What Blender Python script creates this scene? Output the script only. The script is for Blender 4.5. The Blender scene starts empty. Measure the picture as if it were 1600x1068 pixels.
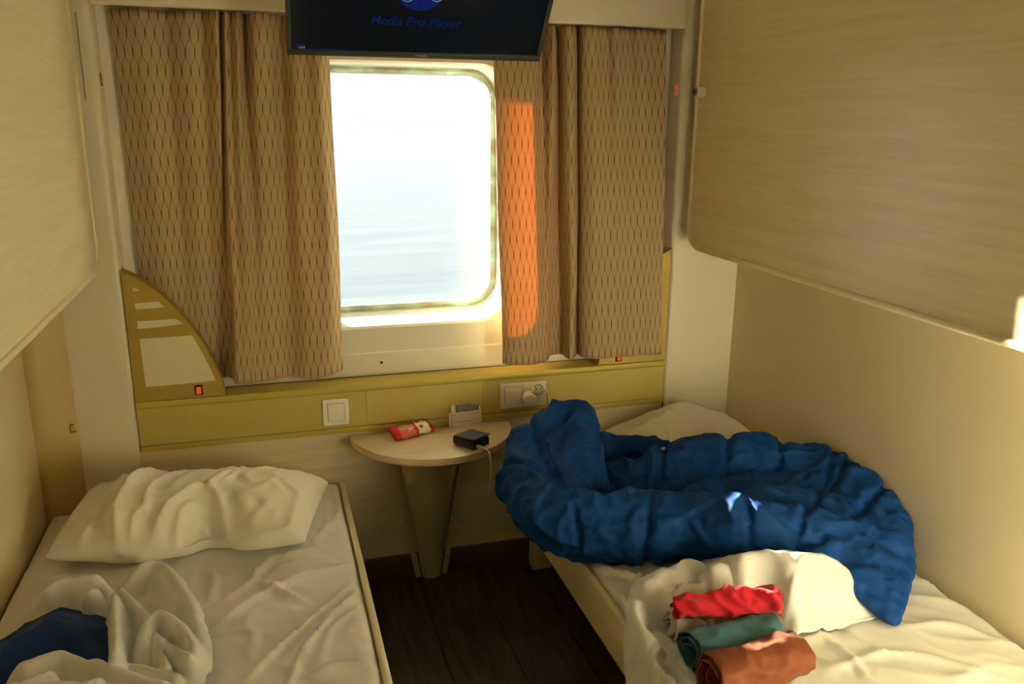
import bpy, bmesh, math, random
import numpy as np
from mathutils import Vector, Matrix

random.seed(7)
rng = np.random.default_rng(7)
SC = bpy.context.scene
COL = SC.collection
PI = math.pi

# ------------------------------------------------------------------ camera
F = 1294.004
RM = np.array([[0.9585619, -0.28476381, 0.00828621],
               [-0.06710692, -0.25396957, -0.9648814],
               [0.27686774, 0.92434249, -0.26255517]])
CAM = np.array([0.0, 0.0, 1.45])
cd = bpy.data.cameras.new('camera')
cd.sensor_width = 36.0
cd.lens = 36.0 * F / 1600.0
cd.clip_start = 0.02
cd.clip_end = 20000
cam = bpy.data.objects.new('camera', cd)
COL.objects.link(cam)
m = Matrix.Identity(4)
for i in range(3):
    m[i][0] = RM[0][i]
    m[i][1] = -RM[1][i]
    m[i][2] = -RM[2][i]
    m[i][3] = CAM[i]
cam.matrix_world = m
SC.camera = cam


def on(u, v, ax, val):
    """photo measurement -> the point of that sight line on a known plane of the cabin"""
    d = RM.T @ np.array([(u - 800) / F, (v - 534) / F, 1.0])
    k = 'XYZ'.index(ax)
    return CAM + d * ((val - CAM[k]) / d[k])


def onz(pts, z):
    return [on(u, v, 'Z', z)[:2] for u, v in pts]


# ------------------------------------------------------------------ object helpers
def set_props(o, label=None, cat=None, group=None, kind=None):
    if label: o['label'] = label
    if cat: o['category'] = cat
    if group: o['group'] = group
    if kind: o['kind'] = kind
    return o


def thing(name, loc, label, cat, group=None):
    o = bpy.data.objects.new(name, None)
    o.empty_display_size = 0.05
    o.location = loc
    COL.objects.link(o)
    return set_props(o, label, cat, group)


def world_inv(p):
    return Matrix.Translation(-Vector(p.location)) if p.type == 'EMPTY' else Matrix.Identity(4)


def place(o, mat=None, parent=None):
    if mat is not None:
        if isinstance(mat, (list, tuple)):
            for q in mat: o.data.materials.append(q)
        else:
            o.data.materials.append(mat)
    COL.objects.link(o)
    if parent is not None:
        o.parent = parent
        o.matrix_parent_inverse = world_inv(parent)
    return o


def mesh(name, V, Fc, mat=None, parent=None, smooth=True, uv=None, angle=None):
    me = bpy.data.meshes.new(name)
    me.from_pydata([tuple(map(float, p)) for p in V], [], [tuple(map(int, f)) for f in Fc])
    if uv is not None:
        lay = me.uv_layers.new(name='UVMap')
        idx = np.empty(len(me.loops), dtype=np.int32)
        me.loops.foreach_get('vertex_index', idx)
        lay.data.foreach_set('uv', np.asarray(uv, dtype=np.float32)[idx].ravel())
    if smooth:
        me.polygons.foreach_set('use_smooth', [True] * len(me.polygons))
        if angle: me.set_sharp_from_angle(angle=math.radians(angle))
    me.update()
    return place(bpy.data.objects.new(name, me), mat, parent)


def bobj(name, bm, mat=None, parent=None, smooth=True, angle=35):
    bmesh.ops.recalc_face_normals(bm, faces=bm.faces)
    me = bpy.data.meshes.new(name)
    bm.to_mesh(me)
    bm.free()
    if smooth:
        me.polygons.foreach_set('use_smooth', [True] * len(me.polygons))
        me.set_sharp_from_angle(angle=math.radians(angle))
    return place(bpy.data.objects.new(name, me), mat, parent)


def box(bm, lo, hi, bev=0.0, seg=2, rot=None, piv=None):
    lo = Vector(lo); hi = Vector(hi)
    r = bmesh.ops.create_cube(bm, size=1.0)
    vs = r['verts']
    c = (lo + hi) / 2
    s = hi - lo
    for v in vs:
        v.co = Vector((v.co.x * s.x, v.co.y * s.y, v.co.z * s.z)) + c
    if bev > 0:
        es = list({e for v in vs for e in v.link_edges})
        rr = bmesh.ops.bevel(bm, geom=es, offset=bev, segments=seg, profile=0.5, affect='EDGES')
        vs = list({v for v in rr['verts']} | {v for v in vs if v.is_valid})
    if rot is not None:
        bmesh.ops.rotate(bm, verts=vs, cent=piv or c, matrix=rot)
    return vs


def prism(bm, pts, d, bev=0.0, seg=2):
    """closed outline pts (3D) extruded by vector d"""
    vs = [bm.verts.new(tuple(map(float, p))) for p in pts]
    f = bm.faces.new(vs)
    r = bmesh.ops.extrude_face_region(bm, geom=[f])
    nv = [g for g in r['geom'] if isinstance(g, bmesh.types.BMVert)]
    bmesh.ops.translate(bm, verts=nv, vec=Vector(tuple(map(float, d))))
    allv = vs + nv
    if bev > 0:
        es = []
        for e in {e for v in allv for e in v.link_edges}:
            if len(e.link_faces) == 2 and e.calc_face_angle(0) > 0.6:
                es.append(e)
        r = bmesh.ops.bevel(bm, geom=es, offset=bev, segments=seg, profile=0.5, affect='EDGES')
    return allv


def tube(bm, path, rad, n=10, cap=True):
    P = [Vector(tuple(map(float, p))) for p in path]
    rr = rad if isinstance(rad, (list, tuple)) else [rad] * len(P)
    up = None
    rings = []
    for i, p in enumerate(P):
        t = (P[min(i + 1, len(P) - 1)] - P[max(i - 1, 0)]).normalized()
        if up is None:
            up = t.orthogonal().normalized()
        up = (up - t * up.dot(t)).normalized()
        b = t.cross(up)
        rings.append([bm.verts.new(p + (up * math.cos(2 * PI * k / n) + b * math.sin(2 * PI * k / n)) * rr[i]) for k in range(n)])
    for a, b in zip(rings[:-1], rings[1:]):
        for k in range(n):
            bm.faces.new((a[k], a[(k + 1) % n], b[(k + 1) % n], b[k]))
    if cap:
        bm.faces.new(rings[0][::-1])
        bm.faces.new(rings[-1])


def cyl(bm, a, b, r, n=20, bev=0.0):
    tube(bm, [a, b], r, n)


def spline(pts, n=10):
    """Catmull-Rom through pts"""
    P = np.array(pts, float)
    P = np.vstack([2 * P[0] - P[1], P, 2 * P[-1] - P[-2]])
    out = []
    for i in range(1, len(P) - 2):
        t = np.linspace(0, 1, n, endpoint=False)[:, None]
        a, b, c, d = P[i - 1], P[i], P[i + 1], P[i + 2]
        out.append(0.5 * (2 * b + (c - a) * t + (2 * a - 5 * b + 4 * c - d) * t ** 2 + (3 * b - a - 3 * c + d) * t ** 3))
    out.append(P[-2][None])
    return np.vstack(out)


def rrect(x0, x1, z0, z1, r, n=8):
    out = []
    for cx, cz, a0 in ((x1 - r, z1 - r, 0), (x0 + r, z1 - r, 90), (x0 + r, z0 + r, 180), (x1 - r, z0 + r, 270)):
        for k in range(n + 1):
            a = math.radians(a0 + 90 * k / n)
            out.append((cx + r * math.cos(a), cz + r * math.sin(a)))
    return out


# ------------------------------------------------------------------ noise / cloth helpers
_perm = rng.permutation(512)
_grad = rng.normal(size=(512, 3))
_grad /= np.linalg.norm(_grad, axis=1)[:, None]


def noise3(P):
    P = np.asarray(P, float)
    I = np.floor(P).astype(int)
    f = P - I
    w = f * f * f * (f * (f * 6 - 15) + 10)
    res = np.zeros(len(P))
    for dx in (0, 1):
        for dy in (0, 1):
            for dz in (0, 1):
                h = _perm[(_perm[(_perm[(I[:, 0] + dx) & 511] + I[:, 1] + dy) & 511] + I[:, 2] + dz) & 511]
                g = _grad[h]
                d = f - np.array([dx, dy, dz])
                ww = (w[:, 0] if dx else 1 - w[:, 0]) * (w[:, 1] if dy else 1 - w[:, 1]) * (w[:, 2] if dz else 1 - w[:, 2])
                res += ww * (g * d).sum(1)
    return res


def crease(P, f, seed=0.0, k=5.0):
    P = np.asarray(P, float)
    if P.shape[1] == 2: P = np.column_stack([P, np.zeros(len(P))])
    w = noise3(P * f * .6 + seed)[:, None] * .5
    return np.clip(1 - np.abs(noise3(P * f + w + seed + 7.7)) * 2.0, 0, 1) ** k


def seg_dist(P, poly):
    """2D distance of points P (n,2) to polyline, and parameter 0..1 along it"""
    poly = np.asarray(poly, float)
    best = np.full(len(P), 1e9)
    par = np.zeros(len(P))
    sgn = np.zeros(len(P))
    n = len(poly) - 1
    for i in range(n):
        a, b = poly[i], poly[i + 1]
        ab = b - a
        t = np.clip(((P - a) @ ab) / (ab @ ab + 1e-12), 0, 1)
        q = a + t[:, None] * ab
        d = np.linalg.norm(P - q, axis=1)
        k = d < best
        best[k] = d[k]
        par[k] = (i + t[k]) / n
        sgn[k] = np.sign(ab[0] * (P[k, 1] - a[1]) - ab[1] * (P[k, 0] - a[0]))
    return best, par, sgn


def in_poly(P, poly):
    poly = np.asarray(poly, float)
    x, y = P[:, 0], P[:, 1]
    ins = np.zeros(len(P), bool)
    j = len(poly) - 1
    for i in range(len(poly)):
        xi, yi = poly[i]; xj, yj = poly[j]
        c = ((yi > y) != (yj > y)) & (x < (xj - xi) * (y - yi) / (yj - yi + 1e-15) + xi)
        ins ^= c
        j = i
    return ins


def poly_sd(P, poly):
    """signed distance to polygon, negative inside"""
    d, _, _ = seg_dist(P, list(poly) + [poly[0]])
    return np.where(in_poly(P, poly), -d, d)


def sstep(a, b, x):
    t = np.clip((x - a) / (b - a), 0, 1)
    return t * t * (3 - 2 * t)


def edges_of(faces):
    E = set()
    D = set()
    for f in faces:
        n = len(f)
        for i in range(n):
            a, b = f[i], f[(i + 1) % n]
            E.add((min(a, b), max(a, b)))
        if n == 4:
            D.add((min(f[0], f[2]), max(f[0], f[2])))
            D.add((min(f[1], f[3]), max(f[1], f[3])))
    return np.array(sorted(E)), np.array(sorted(D))


def bend_pairs(faces, nv):
    nb = [set() for _ in range(nv)]
    ff = {}
    for f in faces:
        for i in range(len(f)):
            a, b = f[i], f[(i + 1) % len(f)]
            nb[a].add(b); nb[b].add(a)
            ff.setdefault(a, []).append(f)
    out = []
    for v in range(nv):
        L = list(nb[v])
        if len(L) == 4:
            fs = [set(f) for f in ff[v]]
            done = False
            for i in range(1, 4):
                if not any(L[0] in s and L[i] in s for s in fs):
                    out.append((L[0], v, L[i]))
                    rest = [L[k] for k in range(1, 4) if k != i]
                    out.append((rest[0], v, rest[1]))
                    break
    return np.array(out) if out else np.zeros((0, 3), int)


def relax(V, faces, grow=1.1, goal_k=0.03, iters=120, bend_k=0.5, zmin=None, jitter=0.002, jscale=40.0, growdir=None, fixed=None, kg_fn=None, goal=None, bend_in=0.93):
    """grow a cloth by a few percent round its target shape so that it buckles into wrinkles"""
    V = np.array(V, float)
    E, D = edges_of(faces)
    EE = np.vstack([E, D]) if len(D) else E
    L0 = np.linalg.norm(V[EE[:, 0]] - V[EE[:, 1]], axis=1)
    if growdir is not None:
        d = (V[EE[:, 1]] - V[EE[:, 0]]) / L0[:, None]
        al = np.abs(d @ np.asarray(growdir, float)) ** 2
        rest = L0 * (1 + (grow - 1) * al)
    else:
        g = grow(V) if callable(grow) else grow
        if isinstance(g, np.ndarray): g = 0.5 * (g[EE[:, 0]] + g[EE[:, 1]])
        rest = L0 * g
    B = bend_pairs(faces, len(V))
    goalV = V.copy() if goal is None else goal
    gm = (0.5 * (goalV[B[:, 0]] + goalV[B[:, 2]]) - goalV[B[:, 1]]) if len(B) else 0
    N = len(V)
    # seed
    nr = normals(V, faces)
    V += nr * (noise3(V * jscale)[:, None] * jitter * 2)
    cnt = np.bincount(EE.ravel(), minlength=N).astype(float) + 1e-9
    kg = np.full(N, goal_k) if kg_fn is None else kg_fn(goalV)
    for it in range(iters):
        d = V[EE[:, 1]] - V[EE[:, 0]]
        L = np.linalg.norm(d, axis=1) + 1e-9
        c = d * (0.5 * (L - rest) / L)[:, None]
        acc = np.empty_like(V)
        for k in range(3):
            acc[:, k] = np.bincount(EE[:, 0], c[:, k], N) - np.bincount(EE[:, 1], c[:, k], N)
        V += acc / cnt[:, None] * 1.9
        if len(B) and bend_k > 0:
            dd = (0.5 * (V[B[:, 0]] + V[B[:, 2]]) - V[B[:, 1]]) - gm
            acc = np.zeros_like(V)
            for k in range(3):
                acc[:, k] = np.bincount(B[:, 1], dd[:, k], N) - 0.5 * np.bincount(B[:, 0], dd[:, k], N) - 0.5 * np.bincount(B[:, 2], dd[:, k], N)
            V += acc * (bend_k * 0.5)
        V += (goalV - V) * kg[:, None]
        if zmin is not None:
            zz = zmin(V) if callable(zmin) else zmin
            V[:, 2] = np.maximum(V[:, 2], zz)
        if fixed is not None:
            V[fixed] = goalV[fixed]
    return V


def normals(V, faces):
    N = np.zeros_like(V)
    fa = np.array([f[:3] for f in faces])
    n = np.cross(V[fa[:, 1]] - V[fa[:, 0]], V[fa[:, 2]] - V[fa[:, 0]])
    fq = [list(f) for f in faces]
    for k in range(4):
        ids = np.array([f[k] if len(f) > k else f[0] for f in fq])
        for c in range(3):
            N[:, c] += np.bincount(ids, n[:, c], len(V))
    return N / (np.linalg.norm(N, axis=1)[:, None] + 1e-12)


def grid(nx, ny):
    F_ = []
    for j in range(ny - 1):
        for i in range(nx - 1):
            a = j * nx + i
            F_.append((a, a + 1, a + nx + 1, a + nx))
    return F_


def blob(name, balls, voxel=0.012, smooth_it=6):
    """union of round-ended rolls -> (V, faces). balls: list of polylines [(x,y,z,r),...]"""
    bm = bmesh.new()
    for path in balls:
        P = spline([p for p in path], 6) if len(path) > 2 else np.array(path, float)
        if len(path) == 1:
            P = np.array(path, float)
        if len(path) == 2:
            P = np.array([np.array(path[0]) * (1 - t) + np.array(path[1]) * t for t in np.linspace(0, 1, 6)])
        for (x, y, z, r) in P:
            bmesh.ops.create_icosphere(bm, subdivisions=2, radius=r, matrix=Matrix.Translation((x, y, z)))
    me = bpy.data.meshes.new('tmp')
    bm.to_mesh(me); bm.free()
    o = bpy.data.objects.new('tmp', me)
    COL.objects.link(o)
    md = o.modifiers.new('r', 'REMESH'); md.mode = 'VOXEL'; md.voxel_size = voxel
    ms = o.modifiers.new('s', 'SMOOTH'); ms.factor = 0.5; ms.iterations = smooth_it
    dg = bpy.context.evaluated_depsgraph_get()
    e = o.evaluated_get(dg)
    mm = e.to_mesh()
    V = np.array([v.co[:] for v in mm.vertices])
    Fc = [tuple(p.vertices) for p in mm.polygons]
    e.to_mesh_clear()
    bpy.data.objects.remove(o)
    bpy.data.meshes.remove(me)
    return V, Fc


def subsurf(o, lv=1):
    md = o.modifiers.new('sub', 'SUBSURF')
    md.levels = lv; md.render_levels = lv
    return o


# ------------------------------------------------------------------ materials
def new_mat(name):
    mt = bpy.data.materials.new(name)
    mt.use_nodes = True
    nt = mt.node_tree
    return mt, nt, nt.nodes['Principled BSDF']


def simple(name, col, rough=0.5, metal=0.0, spec=0.5, noise=0.0, nscale=40.0, bump=0.0, bscale=200.0, sheen=0.0, emit=None, estr=0.0, trans=0.0, coat=0.0):
    mt, nt, b = new_mat(name)
    b.inputs['Base Color'].default_value = (*col, 1)
    b.inputs['Roughness'].default_value = rough
    b.inputs['Metallic'].default_value = metal
    b.inputs['Specular IOR Level'].default_value = spec
    if sheen: b.inputs['Sheen Weight'].default_value = sheen
    if coat: b.inputs['Coat Weight'].default_value = coat
    tc = nt.nodes.new('ShaderNodeTexCoord')
    if noise > 0:
        n = nt.nodes.new('ShaderNodeTexNoise'); n.inputs['Scale'].default_value = nscale; n.inputs['Detail'].default_value = 5
        nt.links.new(tc.outputs['Object'], n.inputs['Vector'])
        mx = nt.nodes.new('ShaderNodeMix'); mx.data_type = 'RGBA'
        mx.inputs['A'].default_value = tuple(c * (1 - noise) for c in col) + (1,)
        mx.inputs['B'].default_value = tuple(min(1, c * (1 + noise)) for c in col) + (1,)
        nt.links.new(n.outputs['Fac'], mx.inputs['Factor'])
        nt.links.new(mx.outputs['Result'], b.inputs['Base Color'])
    if bump > 0:
        n2 = nt.nodes.new('ShaderNodeTexNoise'); n2.inputs['Scale'].default_value = bscale; n2.inputs['Detail'].default_value = 4
        nt.links.new(tc.outputs['Object'], n2.inputs['Vector'])
        bp = nt.nodes.new('ShaderNodeBump'); bp.inputs['Strength'].default_value = bump; bp.inputs['Distance'].default_value = 0.002
        nt.links.new(n2.outputs['Fac'], bp.inputs['Height'])
        nt.links.new(bp.outputs['Normal'], b.inputs['Normal'])
    if emit is not None:
        b.inputs['Emission Color'].default_value = (*emit, 1)
        b.inputs['Emission Strength'].default_value = estr
    return mt


def wood(name, c1, c2, scale=(60, 3, 60), rough=0.45, contrast=1.0, streak=0.5):
    """laminate: fine streaks; the small number of scale is along the grain"""
    mt, nt, b = new_mat(name)
    tc = nt.nodes.new('ShaderNodeTexCoord')
    mp = nt.nodes.new('ShaderNodeMapping'); mp.inputs['Scale'].default_value = scale
    nt.links.new(tc.outputs['Object'], mp.inputs['Vector'])
    n = nt.nodes.new('ShaderNodeTexNoise'); n.inputs['Scale'].default_value = 1.0; n.inputs['Detail'].default_value = 6; n.inputs['Roughness'].default_value = 0.65
    nt.links.new(mp.outputs['Vector'], n.inputs['Vector'])
    mp2 = nt.nodes.new('ShaderNodeMapping'); mp2.inputs['Scale'].default_value = tuple(s * 0.18 for s in scale)
    nt.links.new(tc.outputs['Object'], mp2.inputs['Vector'])
    n2 = nt.nodes.new('ShaderNodeTexNoise'); n2.inputs['Scale'].default_value = 1.0; n2.inputs['Detail'].default_value = 3; n2.inputs['Distortion'].default_value = 1.2
    nt.links.new(mp2.outputs['Vector'], n2.inputs['Vector'])
    ad = nt.nodes.new('ShaderNodeMath'); ad.operation = 'MULTIPLY_ADD'; ad.inputs[1].default_value = streak
    nt.links.new(n2.outputs['Fac'], ad.inputs[0]); nt.links.new(n.outputs['Fac'], ad.inputs[2])
    cr = nt.nodes.new('ShaderNodeValToRGB')
    mid = 0.5 + 0.5 * streak
    cr.color_ramp.elements[0].position = mid - 0.22 / contrast; cr.color_ramp.elements[0].color = (*c1, 1)
    cr.color_ramp.elements[1].position = mid + 0.22 / contrast; cr.color_ramp.elements[1].color = (*c2, 1)
    nt.links.new(ad.outputs[0], cr.inputs['Fac'])
    nt.links.new(cr.outputs['Color'], b.inputs['Base Color'])
    b.inputs['Roughness'].default_value = rough
    bp = nt.nodes.new('ShaderNodeBump'); bp.inputs['Strength'].default_value = 0.12; bp.inputs['Distance'].default_value = 0.001
    nt.links.new(n.outputs['Fac'], bp.inputs['Height']); nt.links.new(bp.outputs['Normal'], b.inputs['Normal'])
    return mt


def cloth_mat(name, col, rough=0.85, sheen=0.3, weave=900.0, var=0.04, bump=0.15, spec=0.3):
    return simple(name, col, rough, 0, spec, var, 9.0, bump, weave, sheen)


M = {}
M['wall'] = simple('wall_laminate', (0.70, 0.595, 0.39), 0.5, noise=0.03, nscale=5, bump=0.03, bscale=300)
M['gold_strip'] = simple('gold_wall_strip', (0.60, 0.44, 0.17), 0.45, noise=0.03, nscale=6)
M['column'] = simple('column_paint', (0.74, 0.69, 0.55), 0.42, noise=0.02, nscale=8)
M['white_wall'] = simple('white_painted_panel', (0.80, 0.76, 0.64), 0.4, noise=0.025, nscale=12, bump=0.04, bscale=60)
M['pelmet'] = simple('pelmet_laminate', (0.72, 0.66, 0.50), 0.5, noise=0.02)
M['gold'] = simple('gold_anodised', (0.56, 0.44, 0.12), 0.55, 0.25, noise=0.03, nscale=20)
M['gold_lip'] = simple('gold_lip', (0.56, 0.44, 0.09), 0.5, 0.3)
M['gold_lamp'] = simple('gold_lamp_plate', (0.50, 0.355, 0.085), 0.42, 0.45, noise=0.04, nscale=15)
M['diffuser'] = simple('lamp_diffuser', (0.72, 0.66, 0.44), 0.35)
M['black'] = simple('black_plastic', (0.015, 0.014, 0.013), 0.4)
M['red_rocker'] = simple('red_rocker', (0.85, 0.12, 0.03), 0.3, emit=(1, 0.1, 0.02), estr=0.35)
M['orange_rocker'] = simple('orange_plastic', (0.8, 0.25, 0.05), 0.35)
M['berth'] = wood('berth_laminate', (0.69, 0.595, 0.365), (0.79, 0.705, 0.475), (110, 4, 110), 0.38, 0.8, 0.6)
M['berth_trim'] = simple('berth_edge_trim', (0.80, 0.70, 0.47), 0.3)
M['lower'] = wood('lower_wall_laminate', (0.60, 0.51, 0.32), (0.72, 0.63, 0.43), (4, 60, 110), 0.42, 0.7, 0.6)
M['bedboard'] = simple('bed_board', (0.74, 0.64, 0.40), 0.4, noise=0.03)
M['table'] = wood('table_laminate', (0.62, 0.50, 0.33), (0.72, 0.60, 0.42), (6, 90, 90), 0.32, 0.7, 0.5)
M['table_edge'] = simple('table_edge_band', (0.66, 0.50, 0.30), 0.4)
M['pedestal'] = simple('pedestal_cream_metal', (0.68, 0.58, 0.38), 0.28, 0.25)
M['baseboard'] = simple('brown_baseboard', (0.10, 0.062, 0.03), 0.5, noise=0.1)
M['white_plastic'] = simple('white_plastic', (0.82, 0.80, 0.74), 0.28)
M['grey_line'] = simple('grey_gap', (0.16, 0.15, 0.12), 0.6)
M['screw'] = simple('screw_steel', (0.35, 0.33, 0.28), 0.3, 0.9)
M['sheet'] = cloth_mat('white_cotton_sheet', (0.75, 0.73, 0.685))
M['pillow'] = cloth_mat('white_pillowcase', (0.80, 0.785, 0.70))
M['linen'] = cloth_mat('white_top_sheet', (0.70, 0.70, 0.67), 0.75, 0.1)
M['blue'] = cloth_mat('blue_quilt', (0.004, 0.052, 0.235), 0.70, 0.0, 1200, 0.08, 0.1, 0.18)
M['navy'] = cloth_mat('navy_quilt', (0.005, 0.032, 0.15), 0.7, 0.0, 1200, 0.12, 0.1, 0.3)
M['red'] = cloth_mat('red_knit', (0.56, 0.006, 0.022), 0.8, 0.2, 1500)
M['teal'] = cloth_mat('teal_knit', (0.050, 0.140, 0.175), 0.75, 0.1, 1500)
M['rust'] = cloth_mat('rust_fabric', (0.20, 0.045, 0.010), 0.65, 0.1, 1500)
M['greyknit'] = cloth_mat('grey_knit', (0.52, 0.50, 0.44), 0.85, 0.2, 1000)
M['tv'] = simple('tv_bezel', (0.034, 0.036, 0.032), 0.42)
M['screen'] = simple('tv_screen', (0.004, 0.006, 0.008), 0.16, emit=(0.012, 0.016, 0.022), estr=0.14)
M['blue_text'] = simple('screen_blue', (0.002, 0.004, 0.02), 0.2, emit=(0.004, 0.024, 0.15), estr=0.30)
M['blue_logo'] = simple('screen_blue_disc', (0.002, 0.004, 0.03), 0.2, emit=(0.004, 0.020, 0.20), estr=0.40)
M['white_text'] = simple('screen_white', (0.05, 0.05, 0.06), 0.2, emit=(0.25, 0.32, 0.45), estr=0.5)
M['grey_text'] = simple('bezel_letters', (0.3, 0.3, 0.28), 0.4)
M['case'] = simple('black_leather', (0.012, 0.014, 0.017), 0.42, bump=0.2, bscale=500)
M['case_lid'] = simple('blue_black_leather', (0.022, 0.045, 0.085), 0.36, bump=0.2, bscale=500)
M['cable'] = simple('white_cable', (0.78, 0.74, 0.64), 0.4)
M['connector'] = simple('usb_connector', (0.6, 0.58, 0.5), 0.3, 0.7)
M['card'] = simple('white_card', (0.80, 0.77, 0.70), 0.6)
M['print_grey'] = simple('card_print', (0.40, 0.38, 0.33), 0.6)
M['print_dark'] = simple('card_dark', (0.12, 0.11, 0.09), 0.6)


# curtain fabric: trellis of upright dashes joined by thin slanting lines, lets some light through
def curtain_mat():
    mt, nt, b = new_mat('curtain_fabric')
    N = nt.nodes; Lk = nt.links
    tc = N.new('ShaderNodeTexCoord')
    sp = N.new('ShaderNodeSeparateXYZ'); Lk.new(tc.outputs['UV'], sp.inputs[0])

    def mth(op, a, b_=None, c=None, clamp=False):
        n = N.new('ShaderNodeMath'); n.operation = op; n.use_clamp = clamp
        for i, x in enumerate((a, b_, c)):
            if x is None: continue
            if isinstance(x, (int, float)): n.inputs[i].default_value = x
            else: Lk.new(x, n.inputs[i])
        return n.outputs[0]
    A, Bh, dh = 0.0200, 0.0465, 0.21
    t = mth('DIVIDE', sp.outputs['Y'], Bh)
    j = mth('FLOOR', t)
    w = mth('FRACT', t)
    par = mth('FLOORED_MODULO', j, 2.0)
    uu = mth('ADD', sp.outputs['X'], mth('MULTIPLY', par, A / 2))
    x = mth('PINGPONG', uu, A / 2)
    s = mth('MULTIPLY', mth('DIVIDE', mth('SUBTRACT', w, dh), 1 - 2 * dh, clamp=True), A / 2)
    dist = mth('ABSOLUTE', mth('SUBTRACT', x, s))
    dash = mth('MAXIMUM', mth('LESS_THAN', w, dh), mth('GREATER_THAN', w, 1 - dh))
    thr = mth('MULTIPLY_ADD', dash, 0.0010, 0.00085)
    line = mth('SUBTRACT', 1.0, mth('SMOOTH_MIN', 1.0, mth('DIVIDE', dist, thr), 0.1), clamp=True)
    line = mth('MULTIPLY', line, mth('MULTIPLY_ADD', dash, 0.75, 1.3), clamp=True)
    nz = N.new('ShaderNodeTexNoise'); nz.inputs['Scale'].default_value = 700
    Lk.new(tc.outputs['UV'], nz.inputs['Vector'])
    base = N.new('ShaderNodeMix'); base.data_type = 'RGBA'
    base.inputs['A'].default_value = (0.53, 0.39, 0.205, 1); base.inputs['B'].default_value = (0.62, 0.47, 0.265, 1)
    Lk.new(nz.outputs['Fac'], base.inputs['Factor'])
    mx = N.new('ShaderNodeMix'); mx.data_type = 'RGBA'
    mx.inputs['B'].default_value = (0.13, 0.055, 0.018, 1)
    Lk.new(line, mx.inputs['Factor']); Lk.new(base.outputs['Result'], mx.inputs['A'])
    Lk.new(mx.outputs['Result'], b.inputs['Base Color'])
    b.inputs['Roughness'].default_value = 0.8
    b.inputs['Sheen Weight'].default_value = 0.2
    tr = N.new('ShaderNodeBsdfTranslucent')
    tcm = N.new('ShaderNodeMix'); tcm.data_type = 'RGBA'
    tcm.inputs['A'].default_value = (0.78, 0.34, 0.09, 1); tcm.inputs['B'].default_value = (0.30, 0.06, 0.008, 1)
    Lk.new(line, tcm.inputs['Factor']); Lk.new(tcm.outputs['Result'], tr.inputs['Color'])
    ms = N.new('ShaderNodeMixShader'); ms.inputs[0].default_value = CURT_T
    Lk.new(b.outputs[0], ms.inputs[1]); Lk.new(tr.outputs[0], ms.inputs[2])
    Lk.new(ms.outputs[0], N['Material Output'].inputs['Surface'])
    return mt


CURT_T = 0.19
M['curtain'] = curtain_mat()


def floor_mat():
    mt, nt, b = new_mat('floor_planks')
    N = nt.nodes; Lk = nt.links
    tc = N.new('ShaderNodeTexCoord')
    sp = N.new('ShaderNodeSeparateXYZ'); Lk.new(tc.outputs['Object'], sp.inputs[0])
    a = N.new('ShaderNodeMath'); a.operation = 'SUBTRACT'; a.inputs[1].default_value = 0.400; Lk.new(sp.outputs['X'], a.inputs[0])
    p = N.new('ShaderNodeMath'); p.operation = 'PINGPONG'; p.inputs[1].default_value = 0.095; Lk.new(a.outputs[0], p.inputs[0])
    g = N.new('ShaderNodeMapRange'); g.inputs['From Min'].default_value = 0.0012; g.inputs['From Max'].default_value = 0.0035
    Lk.new(p.outputs[0], g.inputs['Value'])
    dv = N.new('ShaderNodeMath'); dv.operation = 'DIVIDE'; dv.inputs[1].default_value = 0.19; Lk.new(a.outputs[0], dv.inputs[0])
    fl = N.new('ShaderNodeMath'); fl.operation = 'FLOOR'; Lk.new(dv.outputs[0], fl.inputs[0])
    wn = N.new('ShaderNodeTexWhiteNoise'); wn.noise_dimensions = '1D'; Lk.new(fl.outputs[0], wn.inputs['W'])
    mp = N.new('ShaderNodeMapping'); mp.inputs['Scale'].default_value = (34, 3.2, 20); Lk.new(tc.outputs['Object'], mp.inputs['Vector'])
    ofs = N.new('ShaderNodeCombineXYZ'); Lk.new(wn.outputs['Value'], ofs.inputs['Y'])
    sc = N.new('ShaderNodeVectorMath'); sc.operation = 'SCALE'; sc.inputs['Scale'].default_value = 31; Lk.new(ofs.outputs[0], sc.inputs[0])
    ad = N.new('ShaderNodeVectorMath'); Lk.new(mp.outputs[0], ad.inputs[0]); Lk.new(sc.outputs[0], ad.inputs[1])
    n = N.new('ShaderNodeTexNoise'); n.inputs['Scale'].default_value = 1; n.inputs['Detail'].default_value = 7; n.inputs['Distortion'].default_value = 1.5
    Lk.new(ad.outputs[0], n.inputs['Vector'])
    cr = N.new('ShaderNodeValToRGB')
    cr.color_ramp.elements[0].position = 0.3; cr.color_ramp.elements[0].color = (0.030, 0.018, 0.007, 1)
    cr.color_ramp.elements[1].position = 0.7; cr.color_ramp.elements[1].color = (0.098, 0.064, 0.028, 1)
    Lk.new(n.outputs['Fac'], cr.inputs['Fac'])
    mx = N.new('ShaderNodeMix'); mx.data_type = 'RGBA'; mx.inputs['A'].default_value = (0.008, 0.005, 0.003, 1)
    Lk.new(g.outputs['Result'], mx.inputs['Factor']); Lk.new(cr.outputs['Color'], mx.inputs['B'])
    Lk.new(mx.outputs['Result'], b.inputs['Base Color'])
    b.inputs['Roughness'].default_value = 0.55
    bp = N.new('ShaderNodeBump'); bp.inputs['Strength'].default_value = 0.6; bp.inputs['Distance'].default_value = 0.003
    Lk.new(g.outputs['Result'], bp.inputs['Height']); Lk.new(bp.outputs[0], b.inputs['Normal'])
    return mt


M['floor'] = floor_mat()


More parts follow.
